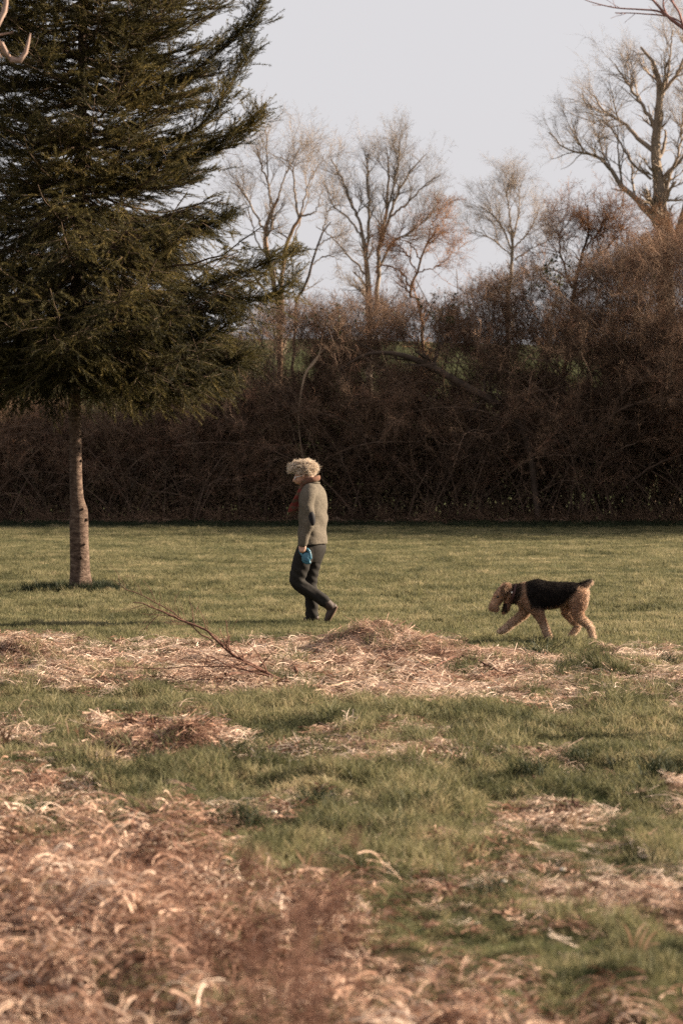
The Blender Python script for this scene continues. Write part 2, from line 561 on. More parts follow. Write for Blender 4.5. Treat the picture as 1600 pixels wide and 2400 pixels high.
# ------------------------------------------------------------------ grass and straw
m_lawn = leaf_mat('lawn_grass', [(0.05, (0.050, 0.053, 0.026)), (0.4, (0.125, 0.118, 0.058)), (0.7, (0.205, 0.182, 0.096)), (1.0, (0.33, 0.27, 0.16))], 0.8, 0.45, 0.55, detail=5)
m_rough = leaf_mat('rough_grass', [(0.05, (0.038, 0.042, 0.020)), (0.4, (0.110, 0.108, 0.052)), (0.7, (0.195, 0.174, 0.090)), (1.0, (0.34, 0.27, 0.16))], 1.3, 0.4, 0.7, detail=5)
m_straw = leaf_mat('dead_straw', [(0.0, (0.085, 0.042, 0.029)), (0.25, (0.29, 0.18, 0.128)), (0.55, (0.50, 0.36, 0.275)), (1.0, (0.68, 0.545, 0.445))], 1.6, 0.25, 0.9, detail=5)
m_litter = leaf_mat('brown_litter', [(0.0, (0.04, 0.018, 0.012)), (0.3, (0.165, 0.083, 0.055)), (0.65, (0.36, 0.212, 0.15)), (1.0, (0.58, 0.41, 0.31))], 2.2, 0.2, 0.9, detail=5)

lawn_v = [blade_tuft('lawn_tuft_%d' % k, m_lawn, 34, 0.085, 0.022, 0.055, 0.0028, 0.9, 3, 100 + k) for k in range(5)]
lawn_v += [blade_tuft('lawn_tall_%d' % k, m_lawn, 26, 0.06, 0.05, 0.10, 0.003, 0.9, 4, 120 + k) for k in range(2)]
rough_v = [blade_tuft('rough_tuft_%d' % k, m_rough, 26, 0.055, 0.035, 0.095, 0.0026, 1.0, 4, 140 + k) for k in range(5)]
rough_v += [blade_tuft('rough_tall_%d' % k, m_rough, 30, 0.05, 0.07, 0.17, 0.0028, 0.9, 4, 150 + k) for k in range(2)]
straw_v = [straw_clump('straw_wisp_%d' % k, m_straw, 26, 0.10, 0.04, 0.17, 0.0025, 0.032, 160 + k) for k in range(6)]
litter_v = [straw_clump('litter_wisp_%d' % k, m_litter, 20, 0.10, 0.03, 0.15, 0.0030 if k % 2 else 0.0052, 0.06, 180 + k, 5, 0.2) for k in range(5)]
tall_v = [straw_clump('bent_straw_%d' % k, m_straw, 12, 0.07, 0.16, 0.42, 0.0026, 0.12, 190 + k, 6, 1.4) for k in range(4)]

def spread(y0, y1, dens, margin=1.6):
    """random ground points in the widening strip the lens covers, dens(y) per square metre."""
    ys = np.linspace(y0, y1, 400); w = 2 * (0.1412 * ys + margin) * dens(ys)
    tot = (0.5 * (w[1:] + w[:-1]) * np.diff(ys)).sum(); n = int(tot)
    cdf = np.cumsum(w); cdf /= cdf[-1]
    y = np.interp(rng.random(n), cdf, ys)
    x = rng.uniform(-1, 1, n) * (0.1412 * y + margin)
    return x, y

def rz(n, tilt=0.15):
    return np.stack([rng.normal(0, tilt, n), rng.normal(0, tilt, n), rng.uniform(0, 6.283, n)], 1)

# lawn
HY_LAWN = gp(800, 1228)[1] + 0.1
x, y = spread(15.5, HY_LAWN, lambda y: 175 * np.clip(26 / y, 0.42, 1.0), 2.5)
s = straw_amount(x, y)
keep = rng.random(len(x)) > s * 0.95
x, y = x[keep], y[keep]
patch = fbm(x * 0.9 + 3, y * 0.45, 4)
tall = (patch > 0.60) & (rng.random(len(x)) < 0.5) & (y < 60)
idx = np.where(tall, rng.integers(5, 7, len(x)), rng.integers(0, 5, len(x)))
sc_ = rng.uniform(0.75, 1.25, len(x)) * (0.75 + 0.6 * patch)
lawn = scatter('lawn_grass', np.stack([x, y, terrain(x, y)], 1), rz(len(x)), sc_, idx, lawn_v)
tag(lawn, 'short green mown grass covering the meadow up to the hedge', 'grass', kind='stuff')

# rough foreground grass
x, y = spread(3.2, 19.5, lambda y: 360 * np.clip(13 / y, 1.0, 1.9), 1.2)
s = straw_amount(x, y)
keep = rng.random(len(x)) > np.clip(s * 1.25 - 0.08, 0, 0.97)
x, y = x[keep], y[keep]
patch = fbm(x * 2.2 + 30, y * 1.2, 4)
tall = (patch > 0.57) & (rng.random(len(x)) < 0.65)
idx = np.where(tall, rng.integers(5, 7, len(x)), rng.integers(0, 5, len(x)))
sc_ = rng.uniform(0.7, 1.25, len(x)) * (0.6 + 0.75 * patch) * np.clip(y / 13, 0.65, 1.0)
rough = scatter('rough_grass', np.stack([x, y, terrain(x, y)], 1), rz(len(x), 0.2), sc_, idx, rough_v)
tag(rough, 'uneven green grass growing through dead straw in the foreground', 'grass', kind='stuff')

# straw
x, y = spread(3.2, 22.5, lambda y: 290 * np.clip(15 / y, 1.0, 2.6), 1.2)
s = straw_amount(x, y)
keep = rng.random(len(x)) < s ** 1.3 * np.where(y < 10.5, 0.72, 0.95)
x, y, s = x[keep], y[keep], s[keep]
u, v = project(x, y)
browny = boxes(u, v, [(-500, 900, 1930, 2900, 0.92, 90), (700, 2400, 2170, 2900, 0.6, 60), (200, 540, 1690, 1770, 0.6, 20), (820, 1250, 1940, 2300, 0.6, 50)]) + 0.12
isb = rng.random(len(x)) < browny
bent = (~isb) & (rng.random(len(x)) < 0.13)
allv = straw_v + litter_v + tall_v
idx = np.where(isb, 6 + rng.integers(0, 5, len(x)), np.where(bent, 11 + rng.integers(0, 4, len(x)), rng.integers(0, 6, len(x))))
sc_ = rng.uniform(0.7, 1.3, len(x)) * np.clip(y / 17, 0.5, 1.0) * np.where(idx >= 11, 0.7, 1.0)
straw = scatter('straw_litter', np.stack([x, y, terrain(x, y) + 0.006], 1), rz(len(x), 0.2), sc_, idx, allv)
tag(straw, 'dead tan straw and brown plant litter strewn over the ground', 'straw', kind='stuff')

# tangle of dead weeds in the near litter
tangle_v = [straw_clump('dead_tangle_%d' % k, m_straw if k == 0 else m_litter, 20, 0.08, 0.08, 0.22, 0.0022 if k % 2 else 0.0036, 0.14, 260 + k, 7, 1.6) for k in range(6)]
x, y = spread(3.2, 12.5, lambda y: 120 + 0 * y, 0.8)
u, v = project(x, y)
wgt = boxes(u, v, [(-500, 520, 1960, 2900, 0.95, 80), (400, 860, 2080, 2900, 0.6, 80), (850, 2400, 2330, 2900, 0.35, 60), (-500, 120, 1760, 1900, 0.3, 40)]) * (0.35 + 1.1 * fbm(x * 3, y * 2, 3))
keep = rng.random(len(x)) < wgt
x, y = x[keep], y[keep]
dw = scatter('dead_weeds', np.stack([x, y, terrain(x, y)], 1), rz(len(x), 0.3), rng.uniform(0.6, 1.15, len(x)), rng.integers(0, 6, len(x)), tangle_v)
tag(dw, 'tangled brown dead weeds matted over the near ground', 'weeds', kind='stuff')

#@@SECTION hedge
# ------------------------------------------------------------------ hedge thicket along the far edge of the lawn
HY = gp(800, 1228)[1]
m_stem = bark_mat('hedge_stems', [(0.3, (0.07, 0.046, 0.034)), (0.55, (0.15, 0.10, 0.072)), (0.8, (0.27, 0.185, 0.135))], 3.0, 0)
m_twig = leaf_mat('hedge_twigs', [(0.1, (0.062, 0.038, 0.025)), (0.5, (0.140, 0.086, 0.056)), (0.9, (0.25, 0.155, 0.10))], 0.5, 0.12, 0.8)
m_hleaf = leaf_mat('bramble_leaves', [(0.1, (0.045, 0.032, 0.022)), (0.5, (0.085, 0.06, 0.04)), (0.8, (0.14, 0.098, 0.056)), (1.0, (0.26, 0.18, 0.095))], 0.9, 0.25, 0.9, obj_random=False)
TOPU = np.array([-700, -200, 0, 200, 300, 450, 540, 590, 640, 700, 800, 900, 1000, 1050, 1110, 1200, 1300, 1400, 1500, 1600, 1800, 2300])
TOPV = np.array([760, 850, 920, 945, 935, 890, 800, 745, 722, 715, 712, 695, 720, 715, 670, 640, 605, 610, 570, 545, 520, 480])

def hedge_top(x, y):
    u = 800 + F * x / y
    v = np.interp(u, TOPU, TOPV)
    return CAMZ + (1070 - v) / F * y

GAPS = [(705, 872, 26, 48), (950, 850, 60, 36), (1065, 872, 60, 42), (1330, 885, 50, 48), (1402, 905, 22, 32), (235, 918, 55, 34), (1150, 950, 42, 34), (870, 900, 40, 30), (1245, 845, 30, 40), (1010, 940, 36, 24)]
def shade_turn(P):  # unseen bend towards the camera, added to shade the lower hedge and lawn edge
    P[..., 1] -= 7.5 * sstep(10.2, 13.2, P[..., 0])
    return P
def in_gap(P, soft=0.25):
    u, v = project(P[:, 0], P[:, 1], P[:, 2])
    m = np.zeros(len(P), bool)
    for (gu, gv, ru, rv) in GAPS:
        m |= ((u - gu) / ru) ** 2 + ((v - gv) / rv) ** 2 < 1 + rng.normal(0, soft, len(P))
    return m & (rng.random(len(P)) < 0.88)
n0 = 1700
bx = rng.uniform(-13.5, 13.5, n0); by = HY + 0.2 + rng.random(n0) ** 0.8 * 4.2 - 0.9 * (fbm(bx * 0.55 + 4, np.zeros(n0), 3) - 0.35)
hh = hedge_top(bx, by) * (0.42 + 0.66 * rng.random(n0) ** 0.55)
front = np.clip((by - HY) / 1.5, 0, 1)
hh = hh * (0.55 + 0.45 * front)
N0 = 9
P0 = np.zeros((n0, N0, 3)); P0[:, 0] = np.stack([bx, by, np.full(n0, -0.1)], 1)
d0 = norm(np.stack([rng.normal(0, 0.28, n0), rng.normal(-0.05, 0.18, n0), np.ones(n0)], 1))
bend = np.stack([rng.normal(0, 0.11, n0), rng.normal(-0.03, 0.08, n0), rng.normal(-0.03, 0.06, n0)], 1)
for k in range(1, N0):
    d0 = norm(d0 + bend + rng.normal(0, 0.06, (n0, 3)))
    P0[:, k] = P0[:, k - 1] + d0 * (hh / (N0 - 1))[:, None]
R0 = rng.uniform(0.009, 0.028, n0)[:, None] * np.linspace(1, 0.4, N0)[None]
P1, R1 = grow(P0, R0, 20000, (0.12, 1.0), (0.45, 1.25), (18, 65), 5, 0.10, 0.22, 0.55, 0.005, 0.3)
# keep twigs under the hedge's outline (a few run over it)
top1 = hedge_top(P1[:, -1, 0], P1[:, -1, 1])
ok = (P1[:, -1, 2] < top1 * rng.uniform(0.96, 1.10, len(P1))) & (P1[:, -1, 2] > 0.05)
ok &= ~in_gap(P1[:, 2])
P1, R1 = P1[ok], R1[ok]
acc = Acc(); acc.tubes(shade_turn(P0.copy()), R0, 4); acc.tubes(shade_turn(P1.copy()), R1, 3)
hedge = link('hedge_thicket', acc.mesh('hedge_stems'), m_stem)
tag(hedge, 'tall tangled brown hedge of bare stems and brambles behind the lawn', 'hedge', kind='stuff')

def twig_spray(name, mat, seed, L=0.5, n=12, r=0.0035):
    a = Acc()
    g = np.random.default_rng(seed)
    p = np.zeros((1, 6, 3)); d = np.array([1.0, 0, 0])
    for k in range(1, 6):
        d = norm(d + g.normal(0, 0.14, 3)); p[0, k] = p[0, k - 1] + d * L / 5
    rr = np.linspace(r, r * 0.5, 6)[None]
    a.tubes(p, rr, 3)
    c, cr = grow(p, rr, n, (0.15, 1.0), (0.3 * L, 0.6 * L), (20, 60), 4, 0.05, 0.2, 0.7, r * 0.6, 0.5)
    a.tubes(c, cr, 3)
    c2, cr2 = grow(c, cr, n * 2, (0.2, 1.0), (0.1 * L, 0.28 * L), (20, 60), 3, 0.05, 0.2, 0.7, r * 0.5, 0.4)
    a.tubes(c2, cr2, 3)
    me = a.mesh(name); me.materials.append(mat)
    return me

def dir_rot(D):
    D = norm(D)
    yaw = np.arctan2(D[:, 1], D[:, 0]); pit = np.arcsin(np.clip(D[:, 2], -1, 1))
    return np.stack([rng.uniform(0, 6.283, len(D)), -pit, yaw], 1)

sprays = [twig_spray('hedge_spray_%d' % k, m_twig, 300 + k, 0.55, 13, 0.0042) for k in range(6)]
n2 = 42000
pi = rng.integers(0, len(P1), n2); ki = rng.integers(0, 4, n2); fr = rng.random(n2)[:, None]
pi = np.where((P1[pi, 0, 2] < 1.8) & (rng.random(n2) < 0.45), rng.integers(0, len(P1), n2), pi)
pp = P1[pi, ki] * (1 - fr) + P1[pi, ki + 1] * fr
dd = norm(norm(P1[pi, ki + 1] - P1[pi, ki]) + rng.normal(0, 0.55, (n2, 3)) + np.array([0, -0.05, 0.25]))
hz_ = hedge_top(pp[:, 0], pp[:, 1])
ok = pp[:, 2] + dd[:, 2] * 0.4 < hz_ * rng.uniform(0.97, 1.06, n2)
pp, dd = pp[ok], dd[ok]
n6 = 26000
ux = rng.uniform(-13.5, 13.5, n6); uy = HY + 0.6 + rng.random(n6) * 3.4
uz = hedge_top(ux, uy) * rng.uniform(0.40, 1.0, n6) ** 0.8 - 0.2
ok = fbm(ux * 0.9 + 50, uz * 0.9, 3) + rng.normal(0, 0.06, n6) > 0.40
pp = np.concatenate([pp, np.stack([ux, uy, uz], 1)[ok]])
dd = np.concatenate([dd, norm(rng.normal(0, 0.6, (n6, 3)) + np.array([0, 0, 0.75]))[ok]])
ok = ~in_gap(pp)
pp, dd = pp[ok], dd[ok]
m_lit = leaf_mat('lit_ruddy_twigs', [(0.1, (0.14, 0.07, 0.045)), (0.5, (0.26, 0.14, 0.09)), (0.9, (0.40, 0.25, 0.17))], 0.7, 0.15, 0.8)  # ruddy twigs in a brighter colour, painted as if sunlit
sprays += [twig_spray('lit_ruddy_spray_%d' % k, m_lit, 330 + k, 0.7, 9, 0.0045) for k in range(2)]
ti = np.where(rng.random(len(pp)) < 0.10 + 0.10 * (fbm(pp[:, 0] * 0.8, pp[:, 2] * 0.8, 2) > 0.55), rng.integers(6, 8, len(pp)), rng.integers(0, 6, len(pp)))
tw = scatter('twigs', shade_turn(pp), dir_rot(dd), rng.uniform(0.55, 1.25, len(pp)), ti, sprays, hedge)
tag(tw, kind='stuff')

def leaf_quads(C, size, flat=0.0):
    n = len(C)
    A = norm(rng.normal(size=(n, 3)) * np.array([1, 1, 1 - flat])); B = norm(np.cross(A, rng.normal(size=(n, 3))))
    Nn = np.cross(A, B)
    s = size[:, None]
    V = np.stack([C - A * s, C + B * s * 0.55 + Nn * s * 0.15, C + A * s, C - B * s * 0.55 + Nn * s * 0.15], 1).reshape(-1, 3)
    return V, np.arange(n * 4).reshape(-1, 4)

nl = 62000
lx = rng.uniform(-13.5, 13.5, nl); ly = HY - 0.25 + rng.random(nl) * 4.0
tz = hedge_top(lx, ly)
lz = tz * np.clip(rng.beta(1.1, 1.9, nl), 0, 1) * (0.7 + 0.3 * np.clip((ly - HY + 0.25) / 1.5, 0, 1))
cl = fbm(lx * 1.1 + 9, lz * 1.3 + 3, 3)
ok = (cl + rng.normal(0, 0.08, nl) > 0.44 + 0.10 * sstep(0.30, 0.6, lz / tz))
lx, ly, lz = lx[ok], ly[ok], lz[ok]
nb_ = 48000
bx_ = rng.uniform(-13.5, 13.5, nb_); by_ = HY + 0.1 + rng.random(nb_) * 3.5; bz_ = np.where(rng.random(nb_) < 0.5, rng.beta(1.0, 1.8, nb_) * 2.6, rng.random(nb_) * 0.9)
lx, ly, lz = np.concatenate([lx, bx_]), np.concatenate([ly, by_]), np.concatenate([lz, bz_])
LP_ = np.stack([lx, ly, lz], 1); LP_ = shade_turn(LP_[~in_gap(LP_)])
V, Q = leaf_quads(LP_, rng.uniform(0.025, 0.055, len(LP_)))
lv = link('leaves', mesh_np('hedge_leaves', V, Q), m_hleaf, hedge); tag(lv, kind='stuff')
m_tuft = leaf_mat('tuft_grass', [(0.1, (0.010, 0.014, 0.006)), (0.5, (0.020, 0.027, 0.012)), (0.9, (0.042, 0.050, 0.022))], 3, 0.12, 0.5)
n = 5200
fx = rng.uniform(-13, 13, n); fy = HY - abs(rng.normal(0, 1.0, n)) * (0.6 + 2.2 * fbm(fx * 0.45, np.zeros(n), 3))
shade_grass_v = [blade_tuft('hedge_shade_grass_%d' % k, m_tuft, 30, 0.12, 0.07, 0.22, 0.004, 1.0, 4, 420 + k) for k in range(3)]  # dark blades stand in for the hedge's shadow on the lawn
rg = scatter('hedge_shade_grass', np.stack([fx, fy, terrain(fx, fy)], 1), rz(n), rng.uniform(0.5, 1.2, n) * np.clip(1.1 - (HY - fy) / 6, 0.45, 1), rng.integers(0, 3, n), shade_grass_v)
tag(rg, 'grass strip along the foot of the hedge, coloured dark as its shadow', 'grass', kind='stuff')
# long arching canes over the hedge face
nc_ = 95
cx_ = rng.uniform(-13, 13, nc_); cy_ = HY + rng.uniform(-0.15, 0.5, nc_)
CP = np.zeros((nc_, 14, 3)); CP[:, 0] = np.stack([cx_, cy_, np.zeros(nc_)], 1)
cd = norm(np.stack([rng.normal(0, 0.35, nc_), rng.normal(-0.06, 0.08, nc_), np.ones(nc_)], 1)); sgn = np.sign(cd[:, 0])
cl_ = hedge_top(cx_, cy_) * rng.uniform(0.7, 1.15, nc_); cb = rng.uniform(0.02, 0.14, nc_)
for k in range(1, 14):
    cd = norm(cd + np.stack([sgn * cb, rng.normal(0, 0.02, nc_), -cb * (k / 14) * 1.4], 1) + rng.normal(0, 0.03, (nc_, 3)))
    CP[:, k] = CP[:, k - 1] + cd * (cl_ / 13)[:, None]
CR = rng.uniform(0.009, 0.020, nc_)[:, None] * np.linspace(1, 0.35, 14)[None]
C1, C1R = grow(CP, CR, 900, (0.3, 1), (0.3, 0.9), (20, 60), 5, 0.1, 0.15, 0.5, 0.005)
acc = Acc(); acc.tubes(shade_turn(CP), CR, 5); acc.tubes(shade_turn(C1), C1R, 3)
m_cane = bark_mat('bramble_canes', [(0.3, (0.06, 0.038, 0.028)), (0.55, (0.13, 0.085, 0.06)), (0.8, (0.28, 0.19, 0.135))], 1.5, 0)
ca = link('canes', acc.mesh('hedge_canes'), m_cane, hedge); tag(ca, kind='stuff')
# dead litter and long grass along the foot of the hedge
foot_v = [straw_clump('hedge_foot_%d' % k, m_litter, 16, 0.12, 0.08, 0.3, 0.004, 0.1, 400 + k) for k in range(3)] + [twig_spray('foot_spray_%d' % k, m_twig, 410 + k, 0.7, 14, 0.005) for k in range(3)]
n = 2600
fx = rng.uniform(-13, 13, n); fy = HY + rng.normal(-0.15, 0.35, n)
fo = scatter('undergrowth', np.stack([fx, fy, terrain(fx, fy)], 1), rz(n), rng.uniform(0.7, 1.4, n), rng.integers(0, 6, n), foot_v, hedge); tag(fo, kind='stuff')

#@@SECTION trees
# ------------------------------------------------------------------ bare trees standing in and behind the hedge
m_bark = bark_mat('bare_tree_bark', [(0.3, (0.13, 0.10, 0.077)), (0.55, (0.22, 0.17, 0.13)), (0.8, (0.33, 0.255, 0.19))], 4.0, 0.3)
m_bark_warm = bark_mat('warm_tree_bark', [(0.3, (0.10, 0.06, 0.04)), (0.55, (0.19, 0.12, 0.075)), (0.8, (0.30, 0.19, 0.12))], 4.0, 0.3)
m_bark_dark = bark_mat('dark_tree_bark', [(0.3, (0.035, 0.025, 0.02)), (0.6, (0.08, 0.055, 0.04)), (0.85, (0.14, 0.09, 0.065))], 4.0, 0.3)
m_ftwig = leaf_mat('far_twigs', [(0.1, (0.17, 0.135, 0.11)), (0.5, (0.27, 0.21, 0.165)), (0.9, (0.38, 0.29, 0.22))], 0.4, 0.15, 0.6)
m_rtwig = leaf_mat('rusty_twigs', [(0.1, (0.10, 0.05, 0.028)), (0.5, (0.20, 0.10, 0.05)), (0.9, (0.33, 0.17, 0.08))], 0.5, 0.2, 0.6)

def bare_tree(name, label, y, limbs, trunk_n, n1, n2, n3, l1, l2, l3, mat, tmat, up=0.12, spread_y=0.22, spray=None, nspray=0, tw=0.006, group=None, thick=0.56):
    """limbs: list of [(u, v, radius_px)...]; first trunk_n limbs are the trunk."""
    root_p = at(limbs[0][0][0], limbs[0][0][1], y)
    base = np.array([root_p[0], y, terrain(root_p[0], y)])
    t = empty(name, base)
    tag(t, label, 'tree', group)
    Pl, Rl = [], []
    for k, lb in enumerate(limbs):
        pts = []
        slope = rng.uniform(-1, 1) * spread_y
        v0 = lb[0]
        for j, (u, v, r) in enumerate(lb):
            d = math.hypot(u - v0[0], v - v0[1]) / F * y
            yy = y + slope * d * (0 if k < trunk_n else 1)
            p = at(u, v, yy)
            pts.append([*p, thick * r / F * y])
        if k == 0:
            pts = [[base[0], y, base[2] - 0.3, pts[0][3] * 1.25]] + pts
        rs = resample(pts, 22)
        Pl.append(rs[:, :3]); Rl.append(np.maximum(rs[:, 3], 0.004))
    P = np.array(Pl) - base; R = np.array(Rl)
    P[:, 2:-1] += rng.normal(0, 0.02, P[:, 2:-1].shape)
    a = Acc(); a.tubes(P[:trunk_n], R[:trunk_n], 9)
    link('trunk', a.mesh('trunk', True), mat, t)
    a = Acc()
    if len(P) > trunk_n: a.tubes(P[trunk_n:], R[trunk_n:], 7)
    tl = np.linalg.norm(np.diff(P, axis=1), axis=2).sum(1)
    tl[:trunk_n] *= 0.35
    lo = 0.3
    P1, R1 = grow(P, R, n1, (lo, 1.0), l1, (22, 60), 9, up, 0.14, 0.5, tw * 1.6, 0.45, weights=tl)
    P2, R2 = grow(P1, R1, n2, (0.15, 1.0), l2, (20, 55), 7, up, 0.16, 0.6, tw * 1.15, 0.4)
    P3, R3 = grow(P2, R2, n3, (0.15, 1.0), l3, (20, 55), 4, up, 0.16, 0.6, tw * 0.8, 0.3)
    a.tubes(P1, R1, 4); a.tubes(P2, R2, 3); a.tubes(P3, R3, 3)
    cr = link('crown', a.mesh('crown'), tmat, t)
    if nspray:
        pi = rng.integers(0, len(P2), nspray); f = rng.random(nspray)
        ki = np.minimum((f * 6).astype(int), 5)
        pp = P2[pi, ki]; dd = norm(P2[pi, ki + 1] - P2[pi, ki]) + rng.normal(0, 0.4, (nspray, 3))
        s = scatter('twigs', pp, dir_rot(dd), rng.uniform(0.6, 1.3, nspray), rng.integers(0, len(spray), nspray), spray, cr)
        tag(s, kind='stuff')
    return t

far_spray = [twig_spray('far_spray_%d' % k, m_ftwig, 500 + k, 0.8, 9, 0.0034) for k in range(4)]
rust_spray = [twig_spray('rust_spray_%d' % k, m_rtwig, 520 + k, 0.5, 11, 0.004) for k in range(4)]

# great tree on the right, behind the hedge
bare_tree('bare_tree', 'largest bare tree with thick forked trunk rising behind the hedge', 92.0, [
    [(1560, 640, 30), (1556, 560, 27), (1545, 470, 22), (1536, 370, 18), (1540, 290, 15), (1545, 220, 12), (1538, 160, 8), (1500, 110, 4)],
    [(1560, 600, 18), (1590, 540, 16), (1615, 440, 13), (1625, 330, 10), (1640, 200, 6)],
    [(1556, 560, 14), (1520, 500, 12), (1460, 440, 9), (1420, 385, 7), (1380, 360, 5), (1330, 350, 3), (1285, 310, 2)],
    [(1532, 355, 10), (1500, 330, 8), (1460, 290, 6), (1410, 255, 4), (1380, 215, 2)],
    [(1536, 300, 8), (1500, 240, 6), (1465, 190, 4), (1440, 150, 2)],
    [(1545, 225, 8), (1580, 180, 6), (1610, 120, 4), (1630, 60, 2)],
    [(1556, 480, 7), (1565, 420, 6), (1590, 350, 4), (1600, 260, 2)],
    [(1540, 260, 6), (1560, 190, 5), (1570, 120, 3), (1575, 70, 2)],
    [(1525, 420, 5), (1480, 380, 4), (1430, 300, 3), (1400, 280, 1.5)],
    [(1610, 470, 9), (1650, 400, 7), (1700, 330, 5), (1760, 270, 3)],
    [(1590, 560, 8), (1660, 500, 6), (1730, 470, 4)],
], 2, 120, 900, 4200, (1.0, 3.0), (0.6, 1.5), (0.3, 0.8), m_bark, m_ftwig, 0.10, 0.3, far_spray, 500, 0.0034, thick=0.66)

# middle tree with many upright limbs
bare_tree('bare_tree', 'fan shaped bare tree with many upright limbs above the hedge gap', 84.0, [
    [(865, 740, 14), (862, 680, 13), (858, 620, 10), (852, 560, 8)],
    [(880, 740, 10), (886, 640, 9), (892, 560, 8), (905, 480, 6), (910, 400, 4), (905, 345, 2)],
    [(852, 575, 7), (842, 520, 6), (820, 470, 5), (795, 410, 4), (775, 370, 2)],
    [(858, 600, 6), (865, 500, 6), (860, 420, 5), (862, 360, 2.5)],
    [(890, 580, 6), (915, 500, 6), (940, 440, 5), (970, 390, 3), (1000, 360, 1.5)],
    [(905, 500, 5), (930, 400, 4), (935, 330, 2)],
    [(880, 640, 6), (920, 570, 5), (970, 540, 4), (1010, 500, 2)],
    [(850, 560, 5), (815, 510, 4), (780, 480, 3), (760, 430, 1.5)],
    [(862, 650, 5), (810, 590, 3.5), (770, 550, 2.5), (740, 530, 1.5)],
    [(912, 510, 5), (960, 470, 4), (1000, 430, 2.5), (1030, 410, 1.5)],
], 2, 100, 700, 3600, (0.6, 1.7), (0.35, 1.0), (0.2, 0.6), m_bark, m_ftwig, 0.16, 0.25, far_spray, 400, 0.0030)

# left bare tree beside the spruce
bare_tree('bare_tree', 'bare tree with two leaning crooked trunks beside the spruce branches', 70.0, [
    [(655, 760, 12), (645, 680, 11), (628, 600, 10), (622, 540, 9), (638, 490, 7), (652, 465, 6)],
    [(665, 760, 9), (660, 650, 8), (672, 570, 8), (700, 515, 7), (705, 500, 6)],
    [(622, 545, 5), (598, 500, 4), (570, 450, 3.5), (540, 425, 2)],
    [(640, 485, 5), (625, 420, 4), (610, 380, 3.5), (600, 340, 2)],
    [(652, 465, 4), (665, 420, 3), (690, 370, 2), (710, 330, 1.2)],
    [(700, 510, 5), (690, 440, 4), (685, 390, 3), (660, 370, 2), (640, 365, 1.2)],
    [(702, 505, 5), (728, 500, 4), (742, 490, 2.5), (755, 440, 1.5)],
    [(705, 500, 4), (720, 440, 3), (740, 400, 2), (760, 360, 1.2)],
    [(628, 600, 4), (600, 560, 3), (585, 500, 2.5), (575, 470, 1.2)],
    [(640, 540, 4), (632, 450, 3.5), (622, 330, 2.5), (628, 290, 1.2)],
    [(660, 640, 4), (690, 560, 3), (720, 470, 2), (735, 400, 1.2)],
], 2, 80, 420, 2200, (0.6, 1.6), (0.35, 0.9), (0.2, 0.55), m_bark_warm, m_ftwig, 0.14, 0.25, far_spray, 160, 0.0030)

# thin dark leaning stem with a broken top
bare_tree('bare_sapling', 'thin dark leaning sapling with knobbly top between two bare trees', 66.0, [
    [(690, 760, 6), (705, 690, 6), (730, 620, 5), (745, 570, 4), (758, 535, 3.5), (775, 520, 2)],
    [(742, 575, 3), (770, 560, 2), (795, 555, 1.2)],
    [(730, 622, 3), (760, 600, 2), (800, 610, 1.2)],
    [(757, 540, 3), (765, 500, 2), (790, 480, 1)],
], 1, 30, 160, 900, (0.4, 1.2), (0.3, 0.7), (0.15, 0.4), m_bark_dark, m_ftwig, 0.1, 0.3, None, 0, 0.004)

# far small tree
bare_tree('bare_tree', 'small distant bare tree with rounded twiggy crown above the hedge', 100.0, [
    [(1190, 720, 9), (1195, 650, 8), (1200, 590, 6), (1200, 540, 5)],
    [(1200, 590, 4), (1175, 530, 4), (1150, 500, 3), (1120, 480, 1.5)],
    [(1200, 560, 4), (1215, 500, 3), (1215, 440, 1.5)],
    [(1205, 580, 4), (1240, 540, 3), (1265, 480, 1.5)],
    [(1198, 540, 4), (1190, 480, 3), (1180, 430, 1.5)],
    [(1200, 600, 3), (1150, 560, 3), (1110, 540, 1.5)],
    [(1205, 610, 4), (1250, 580, 2.5), (1290, 560, 1.5)],
], 1, 90, 600, 3000, (0.6, 1.6), (0.4, 1.0), (0.25, 0.7), m_bark, m_ftwig, 0.12, 0.3, far_spray, 350, 0.0032)

# rusty shrubs standing out of the hedge
bare_tree('rusty_shrub', 'rust brown twiggy shrub with dark crooked stem at hedge top', 65.5, [
    [(1322, 880, 8), (1335, 780, 9), (1342, 710, 9), (1350, 650, 8), (1362, 590, 6), (1378, 540, 4), (1376, 480, 2)],
    [(1350, 640, 5), (1400, 600, 4), (1440, 560, 3), (1470, 530, 1.5)],
    [(1345, 680, 5), (1320, 620, 4), (1310, 570, 2.5), (1318, 500, 1.2)],
    [(1365, 590, 4), (1400, 545, 3), (1420, 500, 1.5)],
    [(1345, 700, 5), (1400, 650, 4), (1460, 620, 3), (1520, 600, 1.5)],
    [(1350, 660, 4), (1290, 630, 3), (1250, 640, 1.5)],
], 1, 110, 900, 3000, (0.5, 1.5), (0.3, 0.8), (0.12, 0.35), m_bark_dark, m_rtwig, 0.06, 0.3, rust_spray, 900, 0.0035)
bare_tree('rusty_shrub', 'orange brown twiggy shrub leaning out before the fan shaped tree', 68.0, [
    [(990, 760, 7), (960, 690, 6), (975, 640, 5), (1000, 570, 4), (1020, 545, 2.5)],
    [(965, 680, 4), (940, 640, 3.5), (900, 620, 3), (880, 640, 1.5)],
    [(985, 610, 3), (960, 570, 3), (930, 560, 1.5)],
    [(1000, 575, 3), (1010, 530, 2), (1030, 500, 1)],
    [(975, 640, 3), (1030, 620, 2), (1060, 590, 1)],
    [(975, 640, 3), (945, 585, 3), (915, 570, 1.4)],
], 1, 70, 650, 2200, (0.4, 1.3), (0.3, 0.7), (0.12, 0.35), m_bark_warm, m_rtwig, 0.06, 0.3, rust_spray, 350, 0.0035)
